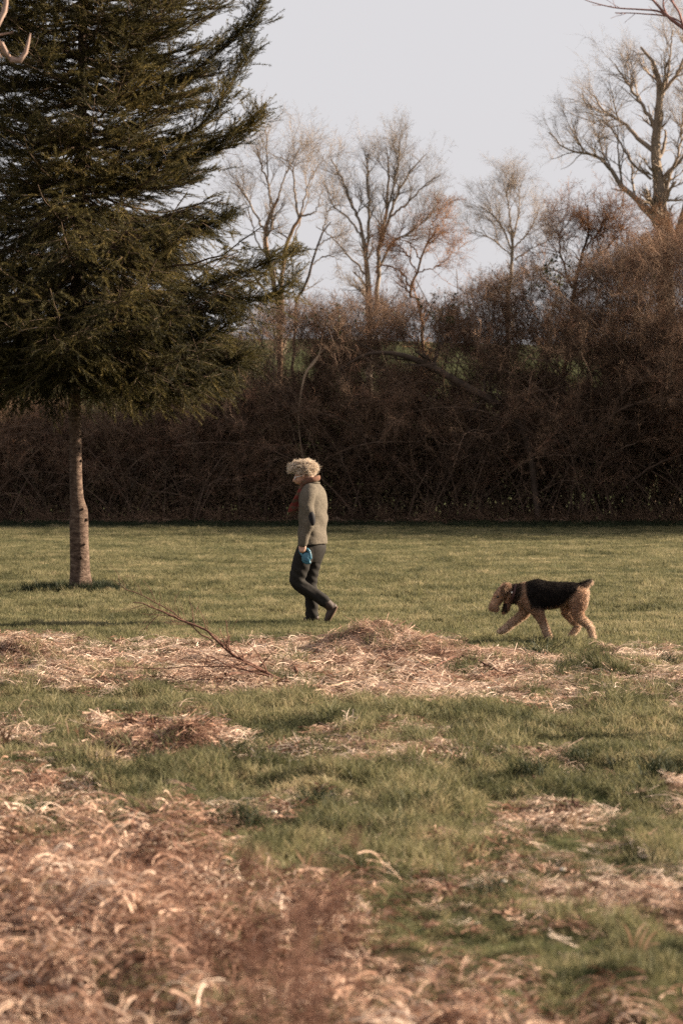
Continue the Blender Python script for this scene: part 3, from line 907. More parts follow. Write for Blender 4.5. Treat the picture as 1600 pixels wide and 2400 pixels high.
bare_tree('rusty_shrub', 'dense reddish shrub at the foot of the largest bare tree', 67.0, [
    [(1560, 800, 7), (1550, 700, 6), (1540, 620, 5), (1520, 570, 2)],
    [(1550, 700, 5), (1590, 640, 4), (1610, 580, 2)],
    [(1552, 720, 5), (1500, 660, 4), (1460, 600, 2)],
    [(1545, 650, 4), (1560, 590, 3), (1575, 545, 1.5)],
], 1, 90, 700, 2200, (0.4, 1.2), (0.3, 0.7), (0.12, 0.3), m_bark_warm, m_rtwig, 0.1, 0.3, rust_spray, 700, 0.0035)
# ivy leaves on the shrub tops: dark dots against the sky
tipz = P1[:, -1]; hi_ = tipz[tipz[:, 2] > hedge_top(tipz[:, 0], tipz[:, 1]) * 0.88]
hu = 800 + F * hi_[:, 0] / hi_[:, 1]
wts = np.exp(-((hu - 760) / 60) ** 2) + np.exp(-((hu - 1050) / 70) ** 2) + 1.2 * np.exp(-((hu - 1290) / 60) ** 2) + 0.05
ivx = hi_[rng.choice(len(hi_), 900, p=wts / wts.sum())] + rng.normal(0, 0.07, (900, 3))
V, Q = leaf_quads(np.array(ivx), rng.uniform(0.03, 0.065, len(ivx)))
m_ivy = leaf_mat('ivy_leaves', [(0.2, (0.02, 0.024, 0.012)), (0.8, (0.05, 0.05, 0.022))], 1.0, 0.2, 0.6, obj_random=False)
iv = link('ivy_leaves', mesh_np('ivy', V, Q), m_ivy, hedge); tag(iv, kind='stuff')
# dark arching dead limb in the hedge and a pale snapped one
def hedge_limb(name, label, pts, y, mat, n1, n2):
    P = np.array([[*at(u, v, y), r / F * y] for (u, v, r) in pts])
    rs = resample(P, 26); base = np.array([rs[0, 0], rs[0, 1], 0.0])
    a = Acc(); pp = rs[None, :, :3] - base; rr = rs[None, :, 3]
    a.tubes(pp, rr, 6)
    t = empty(name, base); tag(t, label, 'branch')
    link('limb', a.mesh('limb', True), mat, t)
    a = Acc()
    P1, R1 = grow(pp, rr, n1, (0.2, 1), (0.5, 1.4), (25, 60), 7, 0.02, 0.15, 0.5, 0.006, 0.4)
    P2, R2 = grow(P1, R1, n2, (0.2, 1), (0.2, 0.6), (25, 60), 5, 0.02, 0.15, 0.5, 0.004, 0.4)
    a.tubes(P1, R1, 4); a.tubes(P2, R2, 3)
    tag(link('twigs', a.mesh('twigs'), mat, t), kind='stuff')
hedge_limb('dead_limb', 'dark arching dead limb sagging across the front of the hedge', [(1260, 1215, 7), (1235, 1040, 8), (1180, 960, 9), (1080, 900, 9), (1000, 855, 8), (930, 830, 6), (860, 830, 4), (790, 870, 2)], HY - 0.15, m_bark_dark, 22, 90)
m_pale = bark_mat('pale_dead_wood', [(0.3, (0.22, 0.15, 0.10)), (0.7, (0.42, 0.31, 0.22))], 8, 0.2)
hedge_limb('dead_limb', 'pale snapped dead limb hooked upward in the hedge left of the dark arch', [(735, 1215, 1.5), (700, 1000, 1.8), (714, 880, 2.8), (725, 865, 3), (745, 838, 2.6), (752, 812, 1.2)], HY + 0.25, m_pale, 8, 20)

#@@SECTION spruce
# ------------------------------------------------------------------ spruce on the left
TY = gp(190, 1386)[1]
TB = gp(190, 1386)
m_sbark = bark_mat('spruce_bark', [(0.30, (0.024, 0.015, 0.011)), (0.47, (0.070, 0.043, 0.031)), (0.62, (0.145, 0.10, 0.075)), (0.85, (0.27, 0.205, 0.165))], 13.0, 0.9, 2.2, coord='obj')
m_sbranch = bark_mat('spruce_branches', [(0.3, (0.05, 0.033, 0.023)), (0.7, (0.13, 0.085, 0.06))], 10.0, 0.0)
m_needle = leaf_mat('spruce_needles', [(0.0, (0.018, 0.016, 0.007)), (0.4, (0.042, 0.036, 0.013)), (0.75, (0.095, 0.076, 0.025)), (1.0, (0.19, 0.14, 0.048))], 0.9, 0.30, 0.7)
spruce = empty('spruce_tree', TB)
tag(spruce, 'dense dark evergreen spruce with bare crooked pale lower trunk on the lawn', 'tree')
tr = [(190, 1420, 30), (191, 1392, 30), (190, 1370, 25.5), (188, 1330, 23), (186, 1260, 22), (185, 1215, 22), (186, 1200, 21), (182, 1180, 17), (179, 1140, 15), (178, 1080, 14), (177, 1010, 14), (175, 950, 14), (174, 880, 14), (180, 700, 14), (190, 400, 12), (195, 0, 10), (200, -500, 6), (205, -1120, 1)]
tp = resample([[*at(u, v, TY), r / F * TY] for (u, v, r) in tr], 90)
tp[:, :3] -= TB
ns = 28
ang = np.arange(ns) * 2 * np.pi / ns
V = []
for k in range(90):
    z = tp[k, 2]
    fl = 1 + 0.22 * np.exp(-max(z, 0) / 0.12) * np.cos(ang * 4 + 0.6) * (z < 1)
    burr = 1 + 0.16 * np.exp(-((z - 0.98) / 0.05) ** 2) * np.cos(ang - 0.3) + 0.22 * np.exp(-((z - 2.22) / 0.05) ** 2) * np.maximum(0, np.cos(ang + 0.4))
    bumps = 1 + 0.11 * (fbm(ang * 3 + 5, np.full(ns, z * 9), 3) - 0.5)
    r = tp[k, 3] * fl * burr * bumps
    V.append(np.stack([tp[k, 0] + np.cos(ang) * r, tp[k, 1] + np.sin(ang) * r, np.full(ns, z)], 1))
V = np.concatenate(V)
ii = np.arange(90 * ns).reshape(90, ns)
a_ = ii[:-1]; b_ = np.roll(a_, -1, 1); d_ = ii[1:]; c_ = np.roll(d_, -1, 1)
trunk = link('trunk', mesh_np('spruce_trunk', V, np.stack([a_, b_, c_, d_], -1).reshape(-1, 4), None, True), m_sbark, spruce)
# dark branch scars and stubs on the bare trunk
m_scar = plain_mat('branch_scar', (0.035, 0.022, 0.016), 0.95, 0.1)
for (z, da, sz) in [(0.94, -0.55, 0.020), (0.86, -0.35, 0.017), (1.62, -0.4, 0.018), (2.02, -0.5, 0.016), (1.83, -0.8, 0.014), (2.5, -0.9, 0.018), (1.08, -1.0, 0.016), (0.45, -1.3, 0.02), (0.62, -0.9, 0.014)]:
    k = int(np.argmin(abs(tp[:, 2] - z)))
    c = tp[k, :3]; r = tp[k, 3]
    d = np.array([math.cos(da), math.sin(da), 0.1])
    a = Acc()
    pts = np.array([[c + d * r * 0.8, c + d * (r + sz * 0.7), c + d * (r + sz * 1.1)]])
    a.tubes(pts, np.array([[sz * 1.2, sz, sz * 0.15]]), 8)
    link('branch_scar', a.mesh('branch_scar', True), m_scar, trunk)

def needle_sprig(name, seed, L=0.19, n=56, nl=0.030, w=0.0021):
    g = np.random.default_rng(seed)
    t = np.sort(g.random(n))
    ax = np.stack([t * L, 0.012 * np.sin(t * 3 + g.random() * 6), 0.01 * np.sin(t * 2.5 + g.random() * 6)], 1)
    a = g.uniform(0, 6.283, n); out = g.uniform(0.55, 0.95, n)
    D = norm(np.stack([np.sqrt(1 - out ** 2) + 0.35 * (t > 0.9), np.cos(a) * out, np.sin(a) * out], 1))
    l = nl * g.uniform(0.75, 1.2, n)
    S = norm(np.cross(D, g.normal(size=(n, 3)))) * w
    V = np.stack([ax - S, ax + S, ax + D * l[:, None]], 1).reshape(-1, 3)
    T = np.arange(n * 3).reshape(-1, 3)
    acc = Acc(); acc.add(V, None, T)
    acc.tubes(np.array([[[0, 0, 0], [L * 0.5, 0, 0.004], [L, 0, 0]]]), np.array([[0.0024, 0.0018, 0.001]]), 3)
    me = acc.mesh(name); me.materials.append(m_needle)
    return me
sprig_v = [needle_sprig('needle_sprig_%d' % k, 600 + k) for k in range(6)]

TIPZ = np.array([2.2, 2.45, 2.75, 3.0, 3.4, 3.8, 4.2, 4.5, 4.9, 5.6, 6.0, 6.9, 7.5, 9, 11, 13])
TIPR = np.array([0.9, 1.45, 2.0, 2.25, 2.3, 2.45, 2.6, 2.2, 1.85, 1.9, 1.95, 1.95, 1.92, 1.6, 1.0, 0.25])
nb = 520
BP = np.zeros((nb, 12, 3)); BR = np.zeros((nb, 12)); BL = np.zeros(nb)
for k in range(nb):
    f = (k + rng.random()) / nb
    z0 = 2.9 + 10.2 * f ** 1.2
    az = k * 2.39996 + rng.normal(0, 0.25)
    Rr = np.interp(z0, TIPZ, TIPR) * rng.uniform(0.68, 1.04)
    s = np.linspace(0, 1, 12)
    droop = rng.uniform(0.10, 0.26) if z0 < 6 else rng.uniform(0.0, 0.15)
    lift = rng.uniform(0.05, 0.30)
    tx = np.interp(z0, tp[:, 2], tp[:, 0]); ty = np.interp(z0, tp[:, 2], tp[:, 1])
    wob = np.cumsum(rng.normal(0, 0.02, (12, 3)), 0); wob -= wob[0]
    BP[k, :, 0] = tx + np.cos(az) * Rr * s
    BP[k, :, 1] = ty + np.sin(az) * Rr * s
    BP[k, :, 2] = z0 - droop * Rr * np.sin(s * math.pi * 0.72) + lift * Rr * s ** 2.4
    BP[k] += wob * Rr * 0.5
    BR[k] = np.linspace(0.021, 0.005, 12) * (0.5 + 0.25 * Rr)
    BL[k] = Rr
# the few distinct long branches of the outline
for (pts) in [[(190, 690), (400, 690), (560, 640), (640, 610), (702, 578)], [(190, 760), (420, 740), (560, 700), (650, 690), (690, 640)],
              [(190, 860), (380, 850), (500, 850), (560, 840), (605, 828)], [(190, 430), (400, 400), (520, 330), (580, 300), (612, 255)],
              [(190, 250), (400, 200), (520, 110), (580, 60), (612, 0)], [(190, 870), (320, 880), (420, 880), (480, 890), (535, 905)],
              [(190, 560), (380, 545), (480, 530), (540, 500)], [(190, 340), (400, 330), (500, 260), (592, 100)], [(190, 800), (350, 810), (480, 790), (570, 730)]]:
    q = resample([at(u, v, TY - rng.uniform(-0.3, 0.7) * (i / 4)) - TB for i, (u, v) in enumerate(pts)], 12)
    BP = np.concatenate([BP, q[None]]); BR = np.concatenate([BR, np.linspace(0.022, 0.005, 12)[None]]); BL = np.append(BL, np.linalg.norm(q[-1] - q[0]))
nb = len(BP)
# side branchlets, mostly in the branch's own plane, hanging a little
sec, secr, own = [], [], []
per = 17
for k in range(nb):
    for j in range(per):
        t = 0.14 + 0.84 * (j + rng.random()) / per
        f = t * 11; i = min(int(f), 10); fr = f - i
        S = BP[k, i] * (1 - fr) + BP[k, i + 1] * fr
        T = BP[k, i + 1] - BP[k, i]; T /= np.linalg.norm(T)
        sd = np.cross(T, [0, 0, 1]); sd /= np.linalg.norm(sd)
        sg = 1 if j % 2 else -1
        a = math.radians(rng.uniform(35, 62))
        hang = -rng.uniform(0.05, 0.55) if S[2] < 5 else rng.uniform(-0.35, 0.2)
        D = T * math.cos(a) + sd * sg * math.sin(a) + np.array([0, 0, hang])
        D /= np.linalg.norm(D)
        L = (0.20 + 0.42 * BL[k] * (1 - t) ** 0.8 * min(1, t * 4)) * rng.uniform(0.7, 1.15)
        q = np.zeros((6, 3)); q[0] = S
        for m_ in range(1, 6):
            D = D + rng.normal(0, 0.07, 3) + np.array([0, 0, -0.05 if S[2] < 5 else 0.06]); D /= np.linalg.norm(D)
            q[m_] = q[m_ - 1] + D * L / 5
        sec.append(q); secr.append(np.linspace(0.005, 0.002, 6)); own.append(L)
SP = np.array(sec); SR = np.array(secr); SL = np.array(own)
acc = Acc(); acc.tubes(BP, BR, 5); acc.tubes(SP, SR, 3)
crown = link('crown', acc.mesh('spruce_crown'), m_sbranch, spruce)
# tertiary twigs
nt3 = 70000
pi = rng.choice(len(SP), nt3, p=SL / SL.sum()); f = rng.uniform(0.12, 1.0, nt3) * 5; i = np.minimum(f.astype(int), 4); fr = (f - i)[:, None]
S = SP[pi, i] * (1 - fr) + SP[pi, i + 1] * fr; T = norm(SP[pi, i + 1] - SP[pi, i])
sd = norm(np.cross(T, np.array([0, 0, 1.0]))) * rng.choice([-1, 1], nt3)[:, None]
thin = (S[:, 2] < 4.8) | (rng.random(nt3) < 0.8)
low = (S[:, 2] < 4.6)
D = norm(T * rng.uniform(0.5, 1.0, (nt3, 1)) + sd * rng.uniform(0.2, 0.9, (nt3, 1)) + np.stack([np.zeros(nt3), np.zeros(nt3), np.where(low, rng.uniform(-0.8, 0.15, nt3), rng.uniform(-0.25, 0.5, nt3))], 1))
pts = [S[thin]]; dirs = [D[thin]]; sc = [rng.uniform(0.6, 1.25, int(thin.sum()))]
# needles along the branchlets and the outer branches
n4 = 24000
pi = rng.choice(len(SP), n4, p=SL / SL.sum()); i = rng.integers(0, 5, n4)
pts.append(SP[pi, i]); dirs.append(norm(SP[pi, i + 1] - SP[pi, i] + rng.normal(0, 0.01, (n4, 3)))); sc.append(rng.uniform(0.8, 1.2, n4))
n5 = 4000
pi = rng.integers(0, nb, n5); i = rng.integers(5, 11, n5)
pts.append(BP[pi, i]); dirs.append(norm(BP[pi, i + 1] - BP[pi, i])); sc.append(rng.uniform(0.9, 1.3, n5))
n6 = 3600
pi = nb - 9 + rng.integers(0, 9, n6); f = rng.uniform(4.0, 10.9, n6); i = f.astype(int); fr = (f - i)[:, None]
T = norm(BP[pi, i + 1] - BP[pi, i])
pts.append(BP[pi, i] * (1 - fr) + BP[pi, i + 1] * fr + rng.normal(0, 0.05, (n6, 3))); dirs.append(norm(T + rng.normal(0, 0.45, (n6, 3)) + np.array([0, 0, 0.1]))); sc.append(rng.uniform(0.8, 1.2, n6))
pts = np.concatenate(pts); dirs = np.concatenate(dirs); sc = np.concatenate(sc)
nd = scatter('needles', pts, dir_rot(dirs), sc, rng.integers(0, 6, len(pts)), sprig_v, crown)
tag(nd, kind='stuff')
# bare dead twigs under the crown
a = Acc()
dz = rng.uniform(2.2, 2.75, 26); da = rng.uniform(0, 6.283, 26)
P = np.zeros((26, 8, 3)); 
for k in range(26):
    d = np.array([math.cos(da[k]), math.sin(da[k]), rng.uniform(-0.15, 0.25)])
    p = np.array([np.interp(dz[k], tp[:, 2], tp[:, 0]), np.interp(dz[k], tp[:, 2], tp[:, 1]), dz[k]])
    L = rng.uniform(0.4, 1.1)
    for j in range(8):
        P[k, j] = p; d = d + rng.normal(0, 0.1, 3); p = p + d / np.linalg.norm(d) * L / 7
R = np.linspace(0.008, 0.003, 8)[None].repeat(26, 0)
a.tubes(P, R, 4)
P1, R1 = grow(P, R, 150, (0.3, 1), (0.15, 0.45), (25, 60), 5, 0, 0.15, 0.6, 0.002)
a.tubes(P1, R1, 3)
link('dead_twigs', a.mesh('dead_twigs'), m_sbranch, spruce)
# long uncut grass round the foot of the trunk
n = 330
aa = rng.uniform(0, 6.283, n); rr = 0.13 + abs(rng.normal(0, 0.13, n))
gx_ = np.cos(aa) * rr * 1.7 - 0.12 * (np.cos(aa) < 0) * rng.random(n) * 2; gy_ = np.sin(aa) * rr
tall_g = [blade_tuft('trunk_grass_%d' % k, m_tuft, 18, 0.04, 0.07, 0.20, 0.0028, 0.9, 4, 700 + k) for k in range(3)]
tg = scatter('trunk_grass', np.stack([gx_ + TB[0], gy_ + TB[1], terrain(gx_ + TB[0], gy_ + TB[1])], 1), rz(n), rng.uniform(0.6, 1.2, n), rng.integers(0, 3, n), tall_g)
tag(tg, 'long uncut grass ringing the foot of the spruce trunk', 'grass', kind='stuff')

#@@SECTION figures
# ------------------------------------------------------------------ solid modelling helpers for figures
def tube_c(pts, side=(0, 1, 0), n=18, k=24, dome=True):
    """closed tube: pts rows (x,y,z,ra,rb), ra along `side`, rb across it; returns V, quads, tris."""
    p = resample(pts, k)
    C = p[:, :3]; ra = np.maximum(p[:, 3], 0.001); rb = np.maximum(p[:, 4], 0.001)
    T = norm(np.gradient(C, axis=0))
    if dome:
        hs, rs = [], []
        th = np.radians([80, 55, 28])
        c0 = [C[0] - T[0] * min(ra[0], rb[0]) * math.sin(t) for t in th]
        c1 = [C[-1] + T[-1] * min(ra[-1], rb[-1]) * math.sin(t) for t in th[::-1]]
        C = np.vstack([c0, C, c1]); cs = np.cos(th)
        ra = np.concatenate([ra[0] * cs, ra, ra[-1] * cs[::-1]]); rb = np.concatenate([rb[0] * cs, rb, rb[-1] * cs[::-1]])
        T = np.vstack([T[:1].repeat(3, 0), T, T[-1:].repeat(3, 0)])
    S = np.broadcast_to(np.asarray(side, float), T.shape)
    A = norm(S - (S * T).sum(1, keepdims=True) * T); B = np.cross(T, A)
    ang = np.arange(n) * 2 * np.pi / n
    V = C[:, None] + A[:, None] * (ra[:, None] * np.cos(ang))[..., None] + B[:, None] * (rb[:, None] * np.sin(ang))[..., None]
    m = len(C)
    V = np.vstack([V.reshape(-1, 3), C[0], C[-1]])
    ii = np.arange(m * n).reshape(m, n)
    a = ii[:-1]; b = np.roll(a, -1, 1); d = ii[1:]; c = np.roll(d, -1, 1)
    Q = np.stack([a, b, c, d], -1).reshape(-1, 4)
    f = ii[0]; l = ii[-1]
    Tt = np.vstack([np.stack([np.full(n, m * n), np.roll(f, -1), f], 1), np.stack([np.full(n, m * n + 1), l, np.roll(l, -1)], 1)])
    return V, Q, Tt

def ellipsoid(c, r, rot=None, n=20):
    th = np.linspace(0.02, math.pi - 0.02, n); ph = np.arange(2 * n) * math.pi / n
    V = np.stack([np.sin(th)[:, None] * np.cos(ph)[None], np.sin(th)[:, None] * np.sin(ph)[None], np.cos(th)[:, None] * np.ones_like(ph)[None]], -1)
    ends = np.array([[0, 0, 1.0], [0, 0, -1.0]])
    V = np.vstack([V.reshape(-1, 3), ends]) * np.asarray(r, float)
    if rot is not None: V = V @ np.asarray(rot).T
    ii = np.arange(n * 2 * n).reshape(n, 2 * n)
    a = ii[:-1]; b = np.roll(a, -1, 1); d = ii[1:]; cc = np.roll(d, -1, 1)
    Q = np.stack([a, d, cc, b], -1).reshape(-1, 4)
    m = n * 2 * n
    T = np.vstack([np.stack([np.full(2 * n, m), ii[0], np.roll(ii[0], -1)], 1), np.stack([np.full(2 * n, m + 1), np.roll(ii[-1], -1), ii[-1]], 1)])
    return V + np.asarray(c, float), Q, T

def rot_y(a):
    c, s_ = math.cos(a), math.sin(a)
    return np.array([[c, 0, s_], [0, 1, 0], [-s_, 0, c]])

def rot_z(a):
    c, s_ = math.cos(a), math.sin(a)
    return np.array([[c, -s_, 0], [s_, c, 0], [0, 0, 1]])

def mesh_arrays(me):
    n = len(me.vertices); V = np.empty(n * 3, np.float32); me.vertices.foreach_get('co', V)
    E = np.empty(len(me.edges) * 2, np.int32); me.edges.foreach_get('vertices', E)
    return V.reshape(-1, 3).astype(float), E.reshape(-1, 2)

def vert_normals(me):
    N = np.empty(len(me.vertices) * 3, np.float32)
    me.vertex_normals.foreach_get('vector', N)
    return N.reshape(-1, 3).astype(float)

def n3(P, s):
    return 0.5 * (fbm(P[:, 0] * s + 11, P[:, 2] * s + P[:, 1] * s * 0.7, 3) + fbm(P[:, 1] * s + 31, P[:, 2] * s - P[:, 0] * s * 0.6, 3)) - 0.5

def solid(name, parts, voxel=0.008, it=3, disp=None):
    """one continuous skin round overlapping closed pieces."""
    a = Acc()
    for (V, Q, T) in parts: a.add(V, Q, T)
    tmp = link(name + '_tmp', a.mesh(name + '_tmp'))
    md = tmp.modifiers.new('remesh', 'REMESH'); md.mode = 'VOXEL'; md.voxel_size = voxel
    dg = bpy.context.evaluated_depsgraph_get()
    me = bpy.data.meshes.new_from_object(tmp.evaluated_get(dg))
    old = tmp.data; bpy.data.objects.remove(tmp); bpy.data.meshes.remove(old)
    V, E = mesh_arrays(me)
    for k in range(it):
        s_ = np.zeros_like(V); c = np.zeros(len(V))
        np.add.at(s_, E[:, 0], V[E[:, 1]]); np.add.at(s_, E[:, 1], V[E[:, 0]])
        np.add.at(c, E[:, 0], 1); np.add.at(c, E[:, 1], 1)
        V = V * 0.4 + 0.6 * s_ / np.maximum(c, 1)[:, None]
    me.vertices.foreach_set('co', V.astype(np.float32).ravel()); me.update()
    if disp is not None:
        Nn = vert_normals(me)
        V = V + Nn * disp(V)[:, None]
        me.vertices.foreach_set('co', V.astype(np.float32).ravel()); me.update()
    me.polygons.foreach_set('use_smooth', np.ones(len(me.polygons), bool))
    me.name = name
    return me

def surface_samples(me, n):
    me.calc_loop_triangles()
    T = np.empty(len(me.loop_triangles) * 3, np.int32); me.loop_triangles.foreach_get('vertices', T); T = T.reshape(-1, 3)
    V, _ = mesh_arrays(me); Nn = vert_normals(me)
    A = 0.5 * np.linalg.norm(np.cross(V[T[:, 1]] - V[T[:, 0]], V[T[:, 2]] - V[T[:, 0]]), axis=1)
    ti = rng.choice(len(T), n, p=A / A.sum())
    w = rng.dirichlet([1, 1, 1], n)
    return (V[T[ti]] * w[..., None]).sum(1), norm((Nn[T[ti]] * w[..., None]).sum(1))

# ------------------------------------------------------------------ the walking person
PB = gp(729.5, 1458)
PB[2] = float(terrain(PB[0], PB[1])) + 0.012
K = 1171.0
def pc(cx, cy, y, ra, rb=None):
    return [(cx - 560) / K, y, (2150 - cy) / K, ra, ra if rb is None else rb]
def p3(cx, cy, y): return np.array([(cx - 560) / K, y, (2150 - cy) / K])

person = empty('person', PB)
tag(person, 'person with curly pale hair walking in a grey jacket, head bent down', 'person')
m_skin = plain_mat('skin', (0.42, 0.24, 0.17), 0.55, 0.35, 0.1, 40)
m_jacket = plain_mat('jacket_wool', (0.100, 0.084, 0.066), 0.95, 0.1, 0.45, 90, 0.5, 0.004)
m_trouser = plain_mat('trouser_cloth', (0.017, 0.0145, 0.0125), 0.85, 0.15, 0.3, 40, 0.3, 0.004)
m_boot = plain_mat('boot_leather', (0.036, 0.019, 0.013), 0.65, 0.4, 0.3, 30, 0.2)
m_sole = plain_mat('boot_sole', (0.12, 0.075, 0.05), 0.8, 0.2, 0.2)
m_patch = plain_mat('elbow_patch', (0.012, 0.011, 0.013), 0.8, 0.2, 0.2, 40)
m_glass = plain_mat('glasses_frame', (0.75, 0.74, 0.72), 0.15, 0.8, 0.05)
m_hair = attr_mat('curly_hair', 0.6, 0.35, 0.25, 0.2, 50)
m_scarf = attr_mat('scarf_cloth', 0.9, 0.1, 0.1, 0.3, 70)

TH = math.radians(20)
fdir = np.array([-math.cos(TH), math.sin(TH), 0]); ldir = np.array([math.sin(TH), math.cos(TH), 0])
def ring_loft(rings, n=32):
    """rings rows (cx, cy, a, b): horizontal ellipses, turned a little away from the lens."""
    rr = resample([[(c - 560) / K, 0, (2150 - z) / K, a, b] for (c, z, a, b) in rings], 40)
    ang = np.arange(n) * 2 * np.pi / n
    V = rr[:, None, :3] + fdir * (rr[:, 3][:, None] * np.cos(ang))[..., None] + ldir * (rr[:, 4][:, None] * np.sin(ang))[..., None]
    V = np.vstack([V.reshape(-1, 3), rr[0, :3], rr[-1, :3]])
    ii = np.arange(40 * n).reshape(40, n)
    a = ii[:-1]; b = np.roll(a, -1, 1); d = ii[1:]; c = np.roll(d, -1, 1)
    Q = np.stack([a, b, c, d], -1).reshape(-1, 4)
    T = np.vstack([np.stack([np.full(n, 40 * n), np.roll(ii[0], -1), ii[0]], 1), np.stack([np.full(n, 40 * n + 1), ii[-1], np.roll(ii[-1], -1)], 1)])
    return V, Q, T

# body: head, neck, torso core, hands; clothes cover the rest
def fingers(pts_list, r=0.0085):
    return [tube_c([[*p3(cx, cy, y), rr, rr] for (cx, cy, y, rr) in f], (1, 0, 0), 10, 12) for f in pts_list]
body_parts = [
    ring_loft([(560, 1240, .10, .15), (560, 1000, .10, .15), (570, 760, .10, .16), (580, 560, .09, .15), (575, 500, .055, .07)]),
    tube_c([pc(585, 540, 0.0, .055), pc(555, 470, 0, .052), pc(520, 400, 0, .055)]),
    ellipsoid(p3(478, 330, 0), (.098, .076, .090), rot_y(0.35)),
    ellipsoid(p3(425, 408, 0), (.058, .060, .086), rot_y(0.45)),
    tube_c([pc(452, 440, 0, .050, .04), pc(425, 478, 0, .032, .024)]),
    tube_c([pc(376, 415, 0, .010), pc(356, 445, 0, .012), pc(350, 458, 0, .015)]),
    tube_c([pc(384, 470, 0, .022, .008), pc(388, 476, 0, .022, .008)]),
    ellipsoid(p3(470, 392, -.078), (.018, .010, .030), rot_y(0.3)), ellipsoid(p3(470, 392, .078), (.018, .010, .030), rot_y(0.3)),
    ellipsoid(p3(378, 412, -.030), (.012, .012, .010)), ellipsoid(p3(378, 412, .030), (.012, .012, .010)),
    # near arm, wrist, hand
    tube_c([pc(530, 600, -.18, .045), pc(540, 900, -.245, .040), pc(475, 1170, -.243, .027), pc(460, 1215, -.243, .025, .030)]),
    tube_c([pc(462, 1205, -.245, .021, .030), pc(458, 1240, -.250, .018, .041), pc(460, 1266, -.256, .015, .040)]),
    # far arm, wrist, hand
    tube_c([pc(600, 600, .18, .045), pc(680, 890, .245, .040), pc(610, 1170, .225, .027), pc(600, 1205, .225, .025)]),
    tube_c([pc(600, 1200, .225, .020, .028), pc(592, 1245, .222, .016, .040), pc(588, 1275, .218, .013, .038)]),
]
body_parts += fingers([
    [(430, 1262, -.258, .009), (429, 1288, -.264, .0088), (431, 1300, -.246, .0082), (433, 1284, -.229, .0075)],
    [(448, 1266, -.260, .0095), (447, 1294, -.267, .009), (449, 1307, -.247, .0085), (451, 1287, -.228, .0078)],
    [(467, 1266, -.260, .0095), (467, 1293, -.267, .009), (469, 1305, -.247, .0085), (470, 1287, -.228, .0078)],
    [(485, 1260, -.257, .0088), (486, 1284, -.263, .0082), (487, 1297, -.245, .0078), (487, 1283, -.230, .007)],
    [(440, 1228, -.238, .011), (430, 1252, -.226, .0105), (445, 1270, -.218, .0095), (462, 1276, -.217, .0085)],
    [(560, 1270, .222, .009), (554, 1300, .212, .0085), (560, 1325, .200, .0075)],
    [(578, 1276, .220, .0092), (573, 1310, .208, .0088), (578, 1336, .196, .0078)],
    [(596, 1276, .220, .0092), (594, 1308, .208, .0086), (597, 1332, .197, .0076)],
    [(613, 1268, .220, .0085), (614, 1294, .210, .0078), (615, 1312, .202, .007)],
    [(562, 1225, .215, .011), (545, 1252, .205, .010), (542, 1275, .198, .0088)],
])
link('body', solid('person_body', body_parts, 0.0065, 2), m_skin, person)

# jacket
jk = [
    ring_loft([(574, 1222, .145, .215), (574, 1150, .140, .210), (572, 1050, .136, .205), (574, 940, .136, .205), (577, 830, .138, .210), (579, 740, .138, .214), (580, 660, .132, .212), (580, 600, .120, .200), (580, 550, .098, .172), (576, 505, .072, .115), (570, 468, .055, .068)]),
    tube_c([pc(548, 575, -.160, .078), pc(522, 640, -.205, .076), pc(512, 740, -.228, .070), pc(528, 860, -.243, .064), pc(535, 910, -.246, .062), pc(515, 1010, -.245, .057), pc(485, 1110, -.244, .050), pc(463, 1202, -.243, .046)]),
    tube_c([pc(600, 575, .160, .078), pc(640, 690, .220, .074), pc(684, 880, .245, .062), pc(690, 910, .245, .060), pc(640, 1060, .235, .054), pc(606, 1195, .225, .046)]),
]
def jfold(V):
    f = 0.010 * np.sin((V[:, 2] * 34 + V[:, 0] * 30 + 3 * n3(V, 6)) * 1.0) * np.exp(-((V[:, 2] - 1.02) / 0.18) ** 2) * 0.5
    return f + 0.016 * n3(V, 9) + 0.006 * n3(V, 25)
jme = solid('jacket', jk, 0.0085, 3, jfold)
jacket = link('jacket', jme, m_jacket, person)
V, Q, T = ellipsoid(p3(563, 902, -.270), (.040, .046, .082), rot_y(-0.12) @ rot_z(0.5))
pt = link('elbow_patch', mesh_np('elbow_patch', V, Q, T, True), m_patch, jacket); pt['label'] = 'dark oval elbow patch'
# collar band
V, Q, T = tube_c([[*(p3(566, 470, 0) + fdir * .062 * math.cos(a) + ldir * .072 * math.sin(a) + np.array([0, 0, 0.012 * math.cos(a)])), .008, .024] for a in np.linspace(0.35, 2 * math.pi - 0.35, 16)], (0, 0, 1), 12, 60)
link('collar', mesh_np('collar', V, Q, T, True), m_jacket, jacket)
# back pocket flap / hem bulge seen at the back edge
# trousers
tr_parts = [
    ring_loft([(575, 1170, .108, .165), (584, 1250, .116, .168), (580, 1320, .104, .155), (568, 1390, .080, .135), (560, 1440, .045, .09)]),
    tube_c([pc(505, 1270, -.085, .098), pc(455, 1400, -.098, .098), pc(425, 1510, -.10, .092), pc(392, 1610, -.10, .083), pc(392, 1660, -.10, .078), pc(450, 1725, -.10, .072), pc(560, 1795, -.10, .067), pc(650, 1852, -.10, .066), pc(712, 1898, -.10, .068)], (0, 1, 0), 22, 40),
    tube_c([pc(625, 1270, .085, .100), pc(580, 1420, .09, .092), pc(556, 1560, .09, .080), pc(545, 1680, .09, .073), pc(552, 1800, .09, .068), pc(562, 1930, .09, .066), pc(566, 2085, .09, .068)], (0, 1, 0), 22, 40),
]
def tfold(V):
    return 0.010 * n3(V, 11) + 0.0028 * np.sin(V[:, 2] * 75 + V[:, 0] * 52 + 8 * n3(V, 4)) * (V[:, 2] < 0.6)
link('trousers', solid('trousers', tr_parts, 0.0085, 3, tfold), m_trouser, person)
